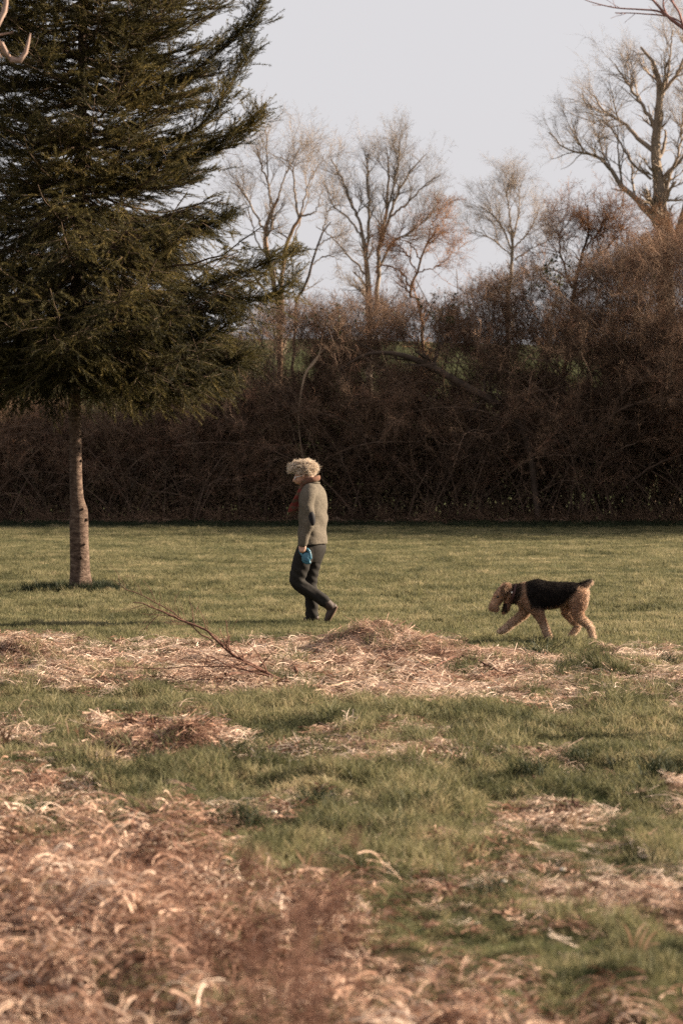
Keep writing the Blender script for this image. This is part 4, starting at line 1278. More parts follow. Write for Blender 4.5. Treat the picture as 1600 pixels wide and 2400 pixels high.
# near boot: toe on the ground, heel lifted
b1 = [tube_c([pc(700, 1888, -.10, .056), pc(745, 1925, -.10, .054), pc(790, 1965, -.10, .050)]),
      tube_c([pc(828, 1962, -.10, .034, .036), pc(800, 2015, -.10, .040, .044), pc(768, 2080, -.10, .045, .038), pc(745, 2135, -.10, .038, .026)])]
boot = link('boot', solid('boot_near', b1, 0.006, 3), m_boot, person)
V, Q, T = tube_c([pc(866, 1972, -.10, .034, .012), pc(842, 2022, -.10, .040, .012), pc(806, 2085, -.10, .045, .010), pc(776, 2146, -.10, .038, .010)])
link('sole', mesh_np('sole_near', V, Q, T, True), m_sole, boot)
b2 = [tube_c([pc(568, 2040, .09, .058), pc(575, 2100, .09, .052)]),
      tube_c([pc(612, 2112, .085, .036, .034), pc(560, 2112, .10, .041, .040), pc(510, 2126, .125, .044, .026), pc(482, 2132, .135, .034, .018)], (0.3, 1, 0))]
boot = link('boot', solid('boot_far', b2, 0.006, 3), m_boot, person)
V, Q, T = tube_c([pc(616, 2146, .085, .037, .009), pc(555, 2146, .10, .043, .009), pc(505, 2148, .127, .046, .009), pc(474, 2147, .138, .036, .009)], (0.3, 1, 0))
link('sole', mesh_np('sole_far', V, Q, T, True), m_sole, boot)

# hair: a cap of curls standing off the head
hc = p3(470, 305, 0); hr = np.array([.156, .120, .104])
n = 12000
D = norm(rng.normal(size=(n, 3)))
D = D[(D[:, 2] > -0.80) & ~((D[:, 0] < -0.25) & (D[:, 2] < -0.55)) & ~((D[:, 2] < -0.45) & (abs(D[:, 1]) < 0.5) & (D[:, 0] < 0.3))]
n = len(D)
root = hc + D * hr * 0.60
clump = fbm(D[:, 0] * 3.2 + 8, D[:, 2] * 3.2 + D[:, 1] * 2.1 + 20, 3)
reach = 0.93 + 0.45 * (clump - 0.45) + rng.normal(0, 0.09, n)
tip = hc + D * hr * reach[:, None] + np.array([-0.006, 0, -0.012])
NP = 8
t = np.linspace(0, 1, NP)
P = root[:, None] + (tip - root)[:, None] * t[None, :, None]
U = norm(np.cross(D, rng.normal(size=(n, 3)))); W = np.cross(D, U)
ph = rng.uniform(0, 6.283, n)[:, None] + t[None] * rng.uniform(6, 12, (n, 1))
cr_ = (rng.uniform(0.004, 0.012, n)[:, None] * np.sqrt(t)[None])
P = P + U[:, None] * (np.cos(ph) * cr_)[..., None] + W[:, None] * (np.sin(ph) * cr_)[..., None]
Vh, Qh, Th = ribbons(P, np.full((n, NP), 0.0010))
Ch = np.repeat(np.linspace(0, 1, NP), 2)[:2 * NP - 1][None].repeat(n, 0)
Ch = np.clip(0.25 + 0.75 * Ch * (0.45 + 0.95 * clump)[:, None] + rng.normal(0, 0.2, (n, 1)) + 0.05, 0, 1).reshape(-1, 1)
brown, pale = np.array([0.17, 0.095, 0.055]), np.array([0.70, 0.585, 0.47])
hcol = brown * (1 - Ch) + pale * Ch  # brown near the roots paints shadow between the curls
cap = ellipsoid(hc + np.array([0.004, 0, 0.004]), hr * 0.70)
acc = Acc(); acc.add(Vh, Qh, Th); acc.add(*cap)
hme = acc.mesh('hair'); set_col(hme, np.vstack([hcol, np.repeat((brown * 0.6 + pale * 0.35)[None], len(cap[0]), 0)]))
ho = link('hair', hme, m_hair, person); tag(ho, kind='stuff')

# glasses
acc = Acc()
for sy in (-1, 1):
    a = np.linspace(0, 2 * math.pi, 25)
    c = p3(362, 428, sy * .032)
    P = np.stack([c[0] + 0.010 * np.sin(a) * 0.6, c[1] + 0.024 * np.cos(a), c[2] + 0.020 * np.sin(a)], 1)
    acc.tubes(P[None], np.full((1, 25), 0.0028), 6)
    acc.tubes(np.array([[p3(366, 420, sy * .056), p3(400, 408, sy * .074), p3(470, 392, sy * .084)]]), np.full((1, 3), 0.0028), 6)
acc.tubes(np.array([[p3(359, 430, -.009), p3(357, 428, 0), p3(359, 430, .009)]]), np.full((1, 3), 0.0022), 6)
gl = link('glasses', acc.mesh('glasses', True), m_glass, person); gl['label'] = 'pale framed glasses'
m_lens = plain_mat('lens', (0.30, 0.31, 0.32), 0.06, 0.9, 0.02)
for sy in (-1, 1):
    V, Q, T = ellipsoid(p3(363, 428, sy * .032), (.0016, .022, .018), rot_y(-0.28), 10)
    link('lens', mesh_np('lens', V, Q, T, True), m_lens, gl)

# scarf: a loop round the neck and an end swinging forward
sc_parts = [tube_c([[*(p3(555, 462, 0) + fdir * .078 * math.cos(a) + ldir * .088 * math.sin(a) + np.array([0, 0, -0.03 * math.cos(a) + 0.006 * math.sin(3 * a)])), .030, .022] for a in np.linspace(0, 2 * math.pi, 24)], (0, 0, 1), 16, 70),
            tube_c([[*p3(462, 520, -.03), .036, .014], [*p3(432, 600, -.05), .040, .012], [*p3(398, 665, -.055), .046, .010], [*p3(365, 740, -.05), .050, .009], [*p3(338, 800, -.055), .052, .009], [*p3(320, 850, -.05), .052, .008]], (1, 0.45, 0.4), 16, 40),
            tube_c([[*p3(452, 530, .02), .038, .012], [*p3(440, 640, .01), .044, .010], [*p3(425, 760, .0), .048, .009], [*p3(412, 850, .0), .050, .008]], (0.2, 1, 0), 16, 40)]
sme = solid('scarf', sc_parts, 0.006, 2, lambda V: 0.010 * n3(V, 22))
V, _ = mesh_arrays(sme)
st_ = n3(V, 26) + 0.18 * np.sin(V[:, 2] * 95)
red, tan = np.array([0.19, 0.046, 0.038]), np.array([0.19, 0.125, 0.085])
hz = (1.16 + 0.0 - V[:, 2])
w = np.clip(0.5 + 4.5 * st_ + np.clip((V[:, 2] - 1.17) * 6, -0.7, 0.4), 0, 1)[:, None]
w = np.where((V[:, 2] > 1.36)[:, None], 0.25 * w, w); tan = tan * 0.62
set_col(sme, tan * (1 - w) + red * w)
scarf = link('scarf', sme, m_scarf, person); scarf['label'] = 'red and tan patterned scarf'
acc = Acc()
for k in range(26):
    a = -1 + 2 * k / 25
    b = p3(318, 856, -.05 + a * 0.02) + np.array([a * 0.045, 0, a * 0.02])
    acc.tubes(np.array([[b, b + np.array([rng.normal(0, .004), rng.normal(0, .004), -0.018]), b + np.array([rng.normal(-.004, .006), rng.normal(0, .006), -0.036])]]), np.array([[.0025, .002, .0012]]), 4)
fme = acc.mesh('fringe'); set_col(fme, np.repeat(tan[None], len(fme.vertices), 0))
fo_ = link('fringe', fme, m_scarf, scarf); tag(fo_, kind='stuff')

# blue leash reel in the hand
m_blue = plain_mat('blue_plastic', (0.035, 0.13, 0.19), 0.38, 0.5, 0.12, 20)
m_bluedark = plain_mat('dark_plastic', (0.03, 0.11, 0.17), 0.5, 0.4, 0.1)
lb = p3(500, 1400, -.245)
leash = empty('leash_reel', PB + lb)
tag(leash, 'blue plastic dog leash reel hanging from the walking person\'s hand', 'leash')
def lp(cx, cy, y, ra, rb): 
    q = p3(cx, cy, y) - lb
    return [q[0], q[1], q[2], ra, rb]
cs = [tube_c([lp(468, 1345, -.245, .016, .020), lp(492, 1368, -.245, .018, .048), lp(508, 1392, -.245, .018, .050), lp(528, 1420, -.245, .016, .036), lp(546, 1432, -.245, .012, .014)], (0, 1, 0), 20, 24),
      ellipsoid(p3(503, 1372, -.245) - lb, (.047, .020, .056))]
casing = link('casing', solid('casing', cs, 0.004, 2), m_blue, leash)
gr_ = [tube_c([lp(455, 1350, -.245, .010, .010), lp(432, 1312, -.245, .010, .010), lp(425, 1285, -.245, .010, .011), lp(445, 1276, -.245, .010, .011), lp(480, 1276, -.245, .010, .011), lp(515, 1270, -.245, .011, .014), lp(536, 1295, -.245, .011, .016), lp(546, 1335, -.245, .012, .018), lp(552, 1378, -.245, .013, .018)], (0, 1, 0), 14, 60)]
link('grip', solid('grip', gr_, 0.004, 2), m_blue, leash)
V, Q, T = ellipsoid(p3(505, 1388, -.2655) - lb, (.024, .004, .023))
link('hub_cap', mesh_np('hub_cap', V, Q, T, True), m_bluedark, casing)
V, Q, T = ellipsoid(p3(548, 1300, -.245) - lb, (.008, .008, .016))
link('brake_button', mesh_np('brake_button', V, Q, T, True), m_bluedark, leash)

# ------------------------------------------------------------------ the dog
DB = gp(1100 + 800 / 4.61, 1320 + 850 / 4.61)
DB[2] = float(terrain(DB[0], DB[1])) + 0.018
def dc(cx, cy, y, ra, rb=None):
    return [(cx - 800) / K, y, (850 - cy) / K, ra, ra if rb is None else rb]
def d3(cx, cy, y): return np.array([(cx - 800) / K, y, (850 - cy) / K])
dog = empty('dog', DB)
tag(dog, 'tan and black curly coated terrier walking with its head lowered', 'dog')
hy = 0.0
dparts = [
    tube_c([dc(560, 400, 0, .075, .088), dc(640, 392, 0, .102, .122), dc(735, 384, 0, .112, .132), dc(850, 390, 0, .116, .120), dc(950, 384, 0, .110, .112), dc(1040, 370, 0, .098, .098), dc(1130, 362, 0, .095, .088), dc(1205, 365, 0, .078, .066)], (0, 1, 0), 28, 40),
    ellipsoid(d3(735, 285, 0), (.062, .05, .055)),
    tube_c([dc(640, 370, 0, .085, .105), dc(560, 372, 0, .075, .092), dc(490, 374, 0, .068, .084), dc(440, 372, 0, .064, .078)], (0, 1, 0), 24, 24),
    # head, muzzle, lower jaw
    tube_c([dc(455, 350, 0, .062, .066), dc(400, 350, 0, .066, .066), dc(345, 372, 0, .058, .056), dc(308, 415, 0, .041, .046), dc(278, 468, 0, .035, .040), dc(252, 512, 0, .032, .034), dc(240, 532, 0, .024, .023)], (0, 1, 0), 24, 40),
    tube_c([dc(425, 430, 0, .045, .035), dc(405, 490, 0, .034, .028), dc(390, 545, 0, .028, .026), dc(365, 575, 0, .020, .016)], (0, 1, 0), 18, 24),
    ellipsoid(d3(285, 385, -.03), (.022, .016, .014)), ellipsoid(d3(285, 385, .03), (.022, .016, .014)),
    ellipsoid(d3(283, 535, 0), (.026, .030, .026)),
    # ears folded forward
    tube_c([dc(415, 300, -.052, .012, .036), dc(375, 305, -.074, .009, .038), dc(362, 345, -.080, .007, .030), dc(368, 385, -.078, .005, .012)], (0, 1, 0.2), 14, 24),
    tube_c([dc(420, 296, .052, .012, .036), dc(385, 296, .074, .009, .038), dc(372, 335, .080, .007, .030), dc(376, 375, .078, .005, .012)], (0, 1, -0.2), 14, 24),
    # near hind leg
    tube_c([dc(1165, 385, -.055, .055, .092), dc(1165, 470, -.075, .048, .078), dc(1150, 550, -.080, .040, .062), dc(1175, 620, -.080, .034, .046), dc(1240, 680, -.078, .029, .036), dc(1288, 725, -.078, .026, .033), dc(1303, 790, -.078, .025, .028), dc(1318, 838, -.078, .028, .028)], (0, 1, 0), 20, 40),
    tube_c([dc(1325, 842, -.078, .028, .022), dc(1290, 850, -.078, .027, .016)], (0, 1, 0), 14, 10),
    # far hind leg
    tube_c([dc(1135, 390, .055, .055, .088), dc(1085, 480, .072, .046, .072), dc(1050, 555, .076, .038, .050), dc(1100, 640, .076, .031, .038), dc(1168, 705, .075, .028, .032), dc(1160, 750, .075, .025, .027), dc(1120, 800, .075, .026, .027)], (0, 1, 0), 20, 40),
    tube_c([dc(1112, 815, .075, .027, .020), dc(1082, 828, .075, .026, .014)], (0, 1, 0), 14, 10),
    # near fore leg
    tube_c([dc(660, 430, -.062, .050, .088), dc(705, 520, -.076, .042, .064), dc(745, 600, -.078, .034, .043), dc(785, 690, -.078, .029, .034), dc(822, 780, -.078, .027, .031), dc(845, 832, -.078, .029, .029)], (0, 1, 0), 20, 36),
    tube_c([dc(848, 838, -.078, .029, .022), dc(815, 848, -.078, .028, .015)], (0, 1, 0), 14, 10),
    # far fore leg reaching forward
    tube_c([dc(620, 440, .060, .048, .085), dc(608, 540, .072, .040, .058), dc(570, 610, .074, .034, .042), dc(490, 672, .074, .030, .035), dc(415, 735, .074, .027, .032), dc(362, 770, .074, .028, .027)], (0, 1, 0), 20, 36),
    tube_c([dc(350, 776, .074, .028, .022), dc(318, 784, .074, .026, .016)], (0, 1, 0), 14, 10),
    # tail
    tube_c([dc(1150, 310, 0, .035, .034), dc(1210, 290, 0, .033, .034), dc(1265, 262, 0, .030, .031), dc(1305, 246, 0, .022, .022)], (0, 1, 0), 16, 24),
]
def dbump(V):
    return 0.010 * n3(V, 30) + 0.006 * n3(V, 60)
dme = solid('dog_body', dparts, 0.0075, 3, dbump)
TAN, RUST, BLACK, RIM_CREAM = np.array([0.44, 0.295, 0.20]), np.array([0.22, 0.115, 0.070]), np.array([0.016, 0.013, 0.012]), np.array([0.66, 0.53, 0.42])
def coat(V, jit=0.0):
    cx = V[:, 0] * K + 800; cy = 850 - V[:, 2] * K
    q = n3(V, 14) * 70 + jit
    # saddle: black over back and flanks
    lower = np.interp(cx, [560, 610, 650, 720, 900, 1000, 1060, 1110, 1160, 1330], [310, 400, 515, 535, 530, 480, 425, 370, 310, 240])
    sad = sstep(-28, 28, lower - cy + q) * sstep(575, 620, cx + q * 0.5)
    neck = sstep(430, 455, cx + q * 0.4) * (1 - sstep(520, 590, cx + q)) * sstep(-30, 30, 480 - (cx - 440) * 0.9 - cy + q + 40)
    tail = sstep(1150, 1180, cx) * (1 - sstep(1290, 1310, cx)) * sstep(-12, 14, 300 - (cx - 1180) * 0.35 - cy + q * 0.4) * 0.7
    k = np.clip(np.maximum(np.maximum(sad, neck * 0.92), tail), 0, 1)[:, None]
    r = np.clip(0.5 + n3(V, 9) * 2.2, 0, 1)[:, None]
    rim_light = np.maximum(np.clip((cy - 600) / 180, 0, 1), np.clip((cx - 1225) / 40, 0, 1))[:, None] * 0.7  # backlit rim painted in cream on lower legs and rear
    base = RUST * (1 - r) + TAN * r
    base = base * (1 - rim_light) + (0.4 * base + 0.6 * RIM_CREAM) * rim_light
    ear = (np.abs(V[:, 1]) > 0.060) & (cx < 440) & (cy < 400)
    base = np.where(ear[:, None], base * 0.5, base)
    mouth = ((cx > 335) & (cx < 405) & (cy > 470) & (cy < 572))[:, None]
    k = np.where(mouth, 0.9, k)
    return base * (1 - k) + BLACK * k
V, _ = mesh_arrays(dme)
set_col(dme, coat(V))
m_coat = attr_mat('dog_skin', 0.9, 0.0, 0.08, 0.3, 50)
m_fur = attr_mat('dog_fur', 0.75, 0.55, 0.15, 0.3, 50)
dbody = link('body', dme, m_coat, dog)
# curly coat
n = 34000
S, Nn = surface_samples(dme, n)
flow = norm(np.array([0.55, 0, -0.75]) + rng.normal(0, 0.45, (n, 3)))
flow = flow - (flow * Nn).sum(1, keepdims=True) * Nn
L = rng.uniform(0.011, 0.027, n)
short = (S[:, 0] * K + 800 < 330) & (850 - S[:, 2] * K < 470)
L = np.where(short, L * 0.55, L)
d1 = norm(Nn * 0.9 + flow * 0.6); d2 = norm(Nn * 0.25 + flow + rng.normal(0, 0.5, (n, 3)))
P = np.stack([S - Nn * 0.002, S + d1 * (L * 0.5)[:, None], S + d1 * (L * 0.5)[:, None] + d2 * (L * 0.55)[:, None]], 1)
Vf, Qf, Tf = ribbons(P, np.stack([np.full(n, 0.0016), np.full(n, 0.0014), np.zeros(n)], 1))
cf = coat(S, rng.normal(0, 16, n)) * rng.uniform(0.75, 1.3, (n, 1))
fme = mesh_np('dog_fur', Vf, Qf, Tf); tipc = cf + (RIM_CREAM - cf) * np.where(cf[:, :1] > 0.08, 0.75, 0.03); set_col(fme, np.stack([cf, cf, cf, cf, tipc], 1).reshape(-1, 3))  # cream tips paint the sunlit fringe of the tan fur
fu = link('coat', fme, m_fur, dbody); tag(fu, kind='stuff')
m_nose = plain_mat('dog_nose', (0.012, 0.010, 0.010), 0.35, 0.5, 0.1)
V, Q, T = ellipsoid(d3(232, 530, 0), (.014, .018, .014)); link('nose', mesh_np('nose', V, Q, T, True), m_nose, dbody)
for sy in (-1, 1):
    V, Q, T = ellipsoid(d3(300, 402, sy * .050), (.011, .008, .010)); link('eye', mesh_np('eye', V, Q, T, True), m_nose, dbody)
m_collar = plain_mat('dog_collar', (0.05, 0.02, 0.018), 0.6, 0.3, 0.2)
ang = np.linspace(0, 2 * math.pi, 28)
V, Q, T = tube_c([[*(d3(468 + 26 * math.sin(a), 372 - 0.087 * K * math.sin(a), 0.074 * math.cos(a))), .012, .004] for a in ang], (1, 0, 0.2), 10, 60, False)
link('collar', mesh_np('dog_collar', V, Q, T, True), m_collar, dog)
m_tag = plain_mat('collar_tag', (0.6, 0.58, 0.55), 0.3, 0.7, 0.05)
V, Q, T = ellipsoid(d3(447, 352, -.098), (.007, .003, .009)); link('collar_tag', mesh_np('collar_tag', V, Q, T, True), m_tag, dog)
#@@SECTION details
# ------------------------------------------------------------------ fallen branch and sticks on the straw
m_fallen = bark_mat('fallen_wood', [(0.3, (0.06, 0.030, 0.022)), (0.6, (0.15, 0.076, 0.055)), (0.85, (0.26, 0.145, 0.11))], 14, 0.3)
def pix_poly(pts, y, slope=0.0):
    v0 = pts[0]
    return [[*at(u, v, y + slope * math.hypot(u - v0[0], v - v0[1]) / F * y), r / F * y] for (u, v, r) in pts]
FB = gp(690, 1608)
fb = empty('fallen_branch', FB)
tag(fb, 'long bare forked branch lying on the straw, its thin end raised', 'branch')
FY = FB[1]
lines = [
    ([(705, 1608, 5.4), (650, 1590, 5.2), (595, 1560, 4.8), (535, 1526, 4.2), (502, 1492, 3.6), (470, 1470, 3.2), (440, 1461, 2.8), (382, 1434, 2.3), (340, 1414, 1.8), (312, 1412, 1.2)], 0.05),
    ([(500, 1506, 2.4), (440, 1462, 1.9), (380, 1420, 1.6), (320, 1390, 1.3), (285, 1375, 1.0), (278, 1350, 0.7)], 0.22),
    ([(640, 1588, 3.2), (560, 1566, 2.6), (470, 1562, 2), (370, 1566, 1.5), (250, 1562, 0.9)], -0.12),
    ([(545, 1533, 2), (520, 1510, 1.6), (555, 1502, 1.0)], 0.1),
    ([(575, 1550, 2), (540, 1560, 1.7), (500, 1540, 1.4), (440, 1525, 1)], -0.2),
    ([(372, 1441, 1.4), (345, 1468, 1.0), (330, 1480, 0.7)], -0.1),
    ([(660, 1592, 3), (600, 1600, 2.4), (520, 1590, 2), (420, 1598, 1.5), (320, 1606, 0.9)], -0.15),
]
Pl, Rl = [], []
for pts, sl in lines:
    q = resample(pix_poly(pts, FY, sl), 20)
    q[:, :3] -= FB; q[:, 2] = np.maximum(q[:, 2], 0.02)
    q[1:-1, :3] += rng.normal(0, 0.004, (18, 3))
    Pl.append(q[:, :3]); Rl.append(q[:, 3])
Pl = np.array(Pl); Rl = np.array(Rl) * 0.85
a = Acc(); a.tubes(Pl[:1], Rl[:1], 8)
link('limb', a.mesh('limb', True), m_fallen, fb)
for k in range(1, len(Pl)):
    a = Acc(); a.tubes(Pl[k:k + 1], Rl[k:k + 1], 6)
    link('side_branch', a.mesh('side_branch', True), m_fallen, fb)
a = Acc()
P1, R1 = grow(Pl, Rl, 95, (0.15, 0.95), (0.10, 0.34), (25, 65), 6, 0.0, 0.15, 0.5, 0.0018, 0.3)
P1[..., 2] = np.maximum(P1[..., 2], 0.015)
a.tubes(P1, R1, 4)
P2, R2 = grow(P1, R1, 70, (0.3, 1), (0.05, 0.15), (25, 65), 4, 0.1, 0.15, 0.6, 0.0015, 0.3)
a.tubes(P2, R2, 3)
tw = link('twigs', a.mesh('twigs'), m_fallen, fb); tag(tw, kind='stuff')

def stick(label, pts, mat, lift=0.02, forks=3):
    b = gp(*pts[0][:2])
    q = []
    for (u, v, r) in pts:
        g = gp(u, v); q.append([g[0] - b[0], g[1] - b[1], float(terrain(g[0], g[1])) + lift + r / F * g[1], r / F * g[1]])
    q = resample(q, 16); q[1:-1, :3] += rng.normal(0, 0.006, (14, 3))
    t = empty('stick', b); tag(t, label, 'stick', 'sticks lying on the straw')
    a = Acc(); a.tubes(q[None, :, :3], q[None, :, 3], 7)
    st_ = link('shaft', a.mesh('shaft', True), mat, t)
    P1, R1 = grow(q[None, :, :3], q[None, :, 3], forks, (0.2, 0.9), (0.06, 0.22), (25, 60), 5, 0.05, 0.12, 0.6, 0.0018)
    for k in range(forks):
        a = Acc(); a.tubes(P1[k:k + 1], R1[k:k + 1], 4)
        link('twig', a.mesh('twig'), mat, t)
stick('thick dark stick lying below the long fallen branch', [(528, 1598, 4), (570, 1593, 5.5), (610, 1588, 5), (645, 1590, 4)], m_fallen, 0.04, 2)
stick('thin brown stick lying right of the big hay heap', [(1020, 1580, 3), (1080, 1566, 3), (1150, 1578, 2), (1200, 1590, 1)], m_fallen, 0.06, 4)
stick('thin dark stick lying on straw below the dog\'s hind legs', [(1400, 1622, 2), (1450, 1634, 2.2), (1510, 1640, 1.2)], m_fallen, 0.03, 3)
stick('pale stick stretched over the straw in front of the long branch', [(700, 1628, 2.2), (780, 1612, 2.4), (860, 1600, 2), (930, 1606, 1.2)], m_pale, 0.04, 3)
# short snapped stub standing in the straw
sb = gp(697, 1600)
st_ = empty('branch_stub', sb); tag(st_, 'short snapped dark stub standing beside the long fallen branch', 'stub')
a = Acc(); q = np.array([[0.02, 0, -0.03, .014], [0.0, 0, .05, .013], [-.012, 0, .10, .012], [-.018, 0, .125, .004]])
q = resample(q, 10); a.tubes(q[None, :, :3], q[None, :, 3], 7)
link('stump', a.mesh('stump', True), m_fallen, st_)
P1, R1 = grow(q[None, :, :3], q[None, :, 3], 2, (0.5, 0.9), (0.04, 0.07), (40, 60), 4, 0.1, 0.1, 0.5, 0.002)
for k in range(2):
    a = Acc(); a.tubes(P1[k:k + 1], R1[k:k + 1], 4); link('splinter', a.mesh('splinter'), m_fallen, st_)

# ------------------------------------------------------------------ heaps of raked hay
m_heap = bark_mat('heap_core', [(0.3, (0.035, 0.020, 0.013)), (0.55, (0.13, 0.075, 0.045)), (0.8, (0.27, 0.17, 0.105))], 16, 1.0)
def heap(label, u, v, humps, n_straw, n_grass, lmax, seed, dark=False):
    b = gp(u, v); b[2] = float(terrain(b[0], b[1]))
    t = empty('hay_heap', b); tag(t, label, 'hay heap', 'raked heaps of dead hay')
    def hz(x, y):
        z = np.zeros_like(x)
        for (cx, cy, ax, ay, h) in humps: z = np.maximum(z, h * np.exp(-((x - cx) / ax) ** 2 - ((y - cy) / ay) ** 2)) + 0.25 * h * np.exp(-((x - cx) / ax) ** 2 - ((y - cy) / ay) ** 2)
        return z * 0.85 * (0.72 + 0.56 * fbm(x * 7 + seed, y * 7, 3)) - 0.01
    ex = max(abs(cx) + 2.0 * ax for (cx, cy, ax, ay, h) in humps); ey = max(abs(cy) + 2.0 * ay for (cx, cy, ax, ay, h) in humps)
    gx = np.linspace(-ex, ex, 70); gy = np.linspace(-ey, ey, 46)
    X, Y = np.meshgrid(gx, gy); Z = hz(X, Y)
    edge = np.maximum(abs(X) / ex, abs(Y) / ey); Z = np.where(edge > 0.97, -0.06, Z)
    ii = np.arange(X.size).reshape(X.shape)
    Q = np.stack([ii[:-1, :-1], ii[:-1, 1:], ii[1:, 1:], ii[1:, :-1]], -1).reshape(-1, 4)
    link('mound', mesh_np('mound', np.stack([X, Y, Z], -1).reshape(-1, 3), Q, None, True), m_heap, t)
    def on_heap(n, spreadf=1.25):
        k = rng.integers(0, len(humps), n); H = np.array(humps)[k]
        x = H[:, 0] + rng.normal(0, 0.62, n) * H[:, 2] * spreadf; y = H[:, 1] + rng.normal(0, 0.62, n) * H[:, 3] * spreadf
        return x, y, np.maximum(hz(x, y), 0.0)
    for nm, mat, share in (('straw', m_straw, 0.62), ('brown_stalks', m_litter, 0.38)):
        n = int(n_straw * (share if not dark else 1 - share))
        x, y, z = on_heap(n)
        e = 0.02; gxn = (hz(x + e, y) - hz(x - e, y)) / (2 * e); gyn = (hz(x, y + e) - hz(x, y - e)) / (2 * e)
        a = rng.uniform(0, 6.283, n); dx, dy = np.cos(a), np.sin(a) * 0.8
        D = norm(np.stack([dx, dy, dx * gxn + dy * gyn + rng.normal(0, 0.22, n)], 1))
        L = rng.uniform(0.06, lmax, n)
        bend = rng.normal(0, 0.35, (n, 3)); bend[:, 2] -= 0.25
        P = np.zeros((n, 5, 3)); c = np.stack([x, y, z + rng.uniform(0.0, 0.03, n)], 1)
        for j in range(5):
            tt = j / 4 - 0.5; P[:, j] = c + D * (L * tt)[:, None] + bend * (L * (tt * tt - 0.08))[:, None]
        V, Q, T = ribbons(P, (rng.uniform(0.0012, 0.0030, n))[:, None] * np.linspace(1, 0.6, 5)[None])
        o = link(nm, mesh_np(nm, V, Q, T), mat, t); tag(o, kind='stuff')
    if n_grass:
        x, y, z = on_heap(n_grass, 1.7)
        o = scatter('grass', np.stack([x, y, z], 1), rz(n_grass, 0.3), rng.uniform(0.5, 1.2, n_grass), rng.integers(0, 7, n_grass), rough_v, t); tag(o, kind='stuff')
    return t
heap('broad brown hay heap right of the walking person\'s feet', 890, 1545, [(-0.02, 0.25, .50, .40, .22), (-0.25, 0.15, .22, .25, .12), (0.30, 0.0, .50, .35, .15), (-0.30, -0.1, .35, .3, .10), (0.8, -0.3, .6, .3, .08)], 6500, 160, 0.34, 3)
heap('low hay heap overgrown with green grass, on the spruce side of the straw', 45, 1560, [(0.0, 0.1, .36, .35, .20), (-0.5, 0.0, .4, .3, .16), (0.30, -0.3, .3, .25, .06)], 3600, 170, 0.3, 8)
heap('small reddish brown hay heap with a dark hollow in the rough grass', 385, 1772, [(0.12, 0.05, .16, .14, .155), (-0.12, 0.0, .22, .15, .10), (-0.32, 0, .14, .12, .06)], 2600, 60, 0.26, 12, True)
heap('flat scrap of hay between green grass, right of the reddish heap', 690, 1785, [(0.0, 0.0, .20, .2, .06), (0.24, -0.05, .16, .14, .04)], 900, 40, 0.22, 15, True)
heap('flat pale hay scrap in rough grass below the dog', 880, 1775, [(0.0, 0.0, .26, .2, .055), (0.25, 0.0, .2, .16, .04)], 900, 40, 0.24, 17)

# ------------------------------------------------------------------ dark grass tufts
tuft_me = [blade_tuft('tuft_blades_%d' % k, m_tuft, 150, 0.11, 0.08, 0.23, 0.0028, 1.0, 5, 800 + k) for k in range(4)]
def tuft_root(k): 
    V, Q, T = ellipsoid((0, 0, 0), (.09, .09, .025), None, 8); me = mesh_np('tuft_root', V, Q, T, True); me.materials.append(m_heap); return me
root_me = tuft_root(0)
tufts = [(1250, 1548, 1.0, 'dark green grass tuft on the straw in front of the dog'), (532, 1775, 0.95, 'tall dark grass tuft at the right end of the reddish heap')]
tufts += [(q + (None,))[:4] for q in [(1235, 1825, .7, 'dark grass tuft just below the pair of small clods'), (1350, 1790, .6, 'dark grass tuft to the right of the pair of small clods'), (745, 1905, .6, 'dark grass tuft beside a pale chip in straw'), (1005, 1895, .75), (925, 1965, .55), (570, 1950, .7, 'dark grass tuft at the edge of the brown litter'), (775, 1965, .55), (1555, 1850, .9), (350, 1800, .6, 'dark grass tuft right below the reddish hay heap'), (1160, 2130, .45), (130, 1910, .6), (1440, 1800, .5), (240, 1810, .6), (1560, 1560, .6, 'dark grass tuft on the straw beyond the small oval clod')]]
for k, (u, v, s_, lab) in enumerate(tufts):
    b = gp(u, v); b[2] = float(terrain(b[0], b[1]))
    t = empty('grass_tuft', b)
    tag(t, lab or 'small dark green grass tuft in the rough foreground', 'grass tuft', 'dark grass tufts')
    s_ *= 1.35; t.scale = (s_, s_, s_); t.rotation_euler = (0, 0, rng.uniform(0, 6))
    o = link('blades', tuft_me[k % 4], None, t); tag(o, kind='stuff')
    link('root_clump', root_me, None, t)

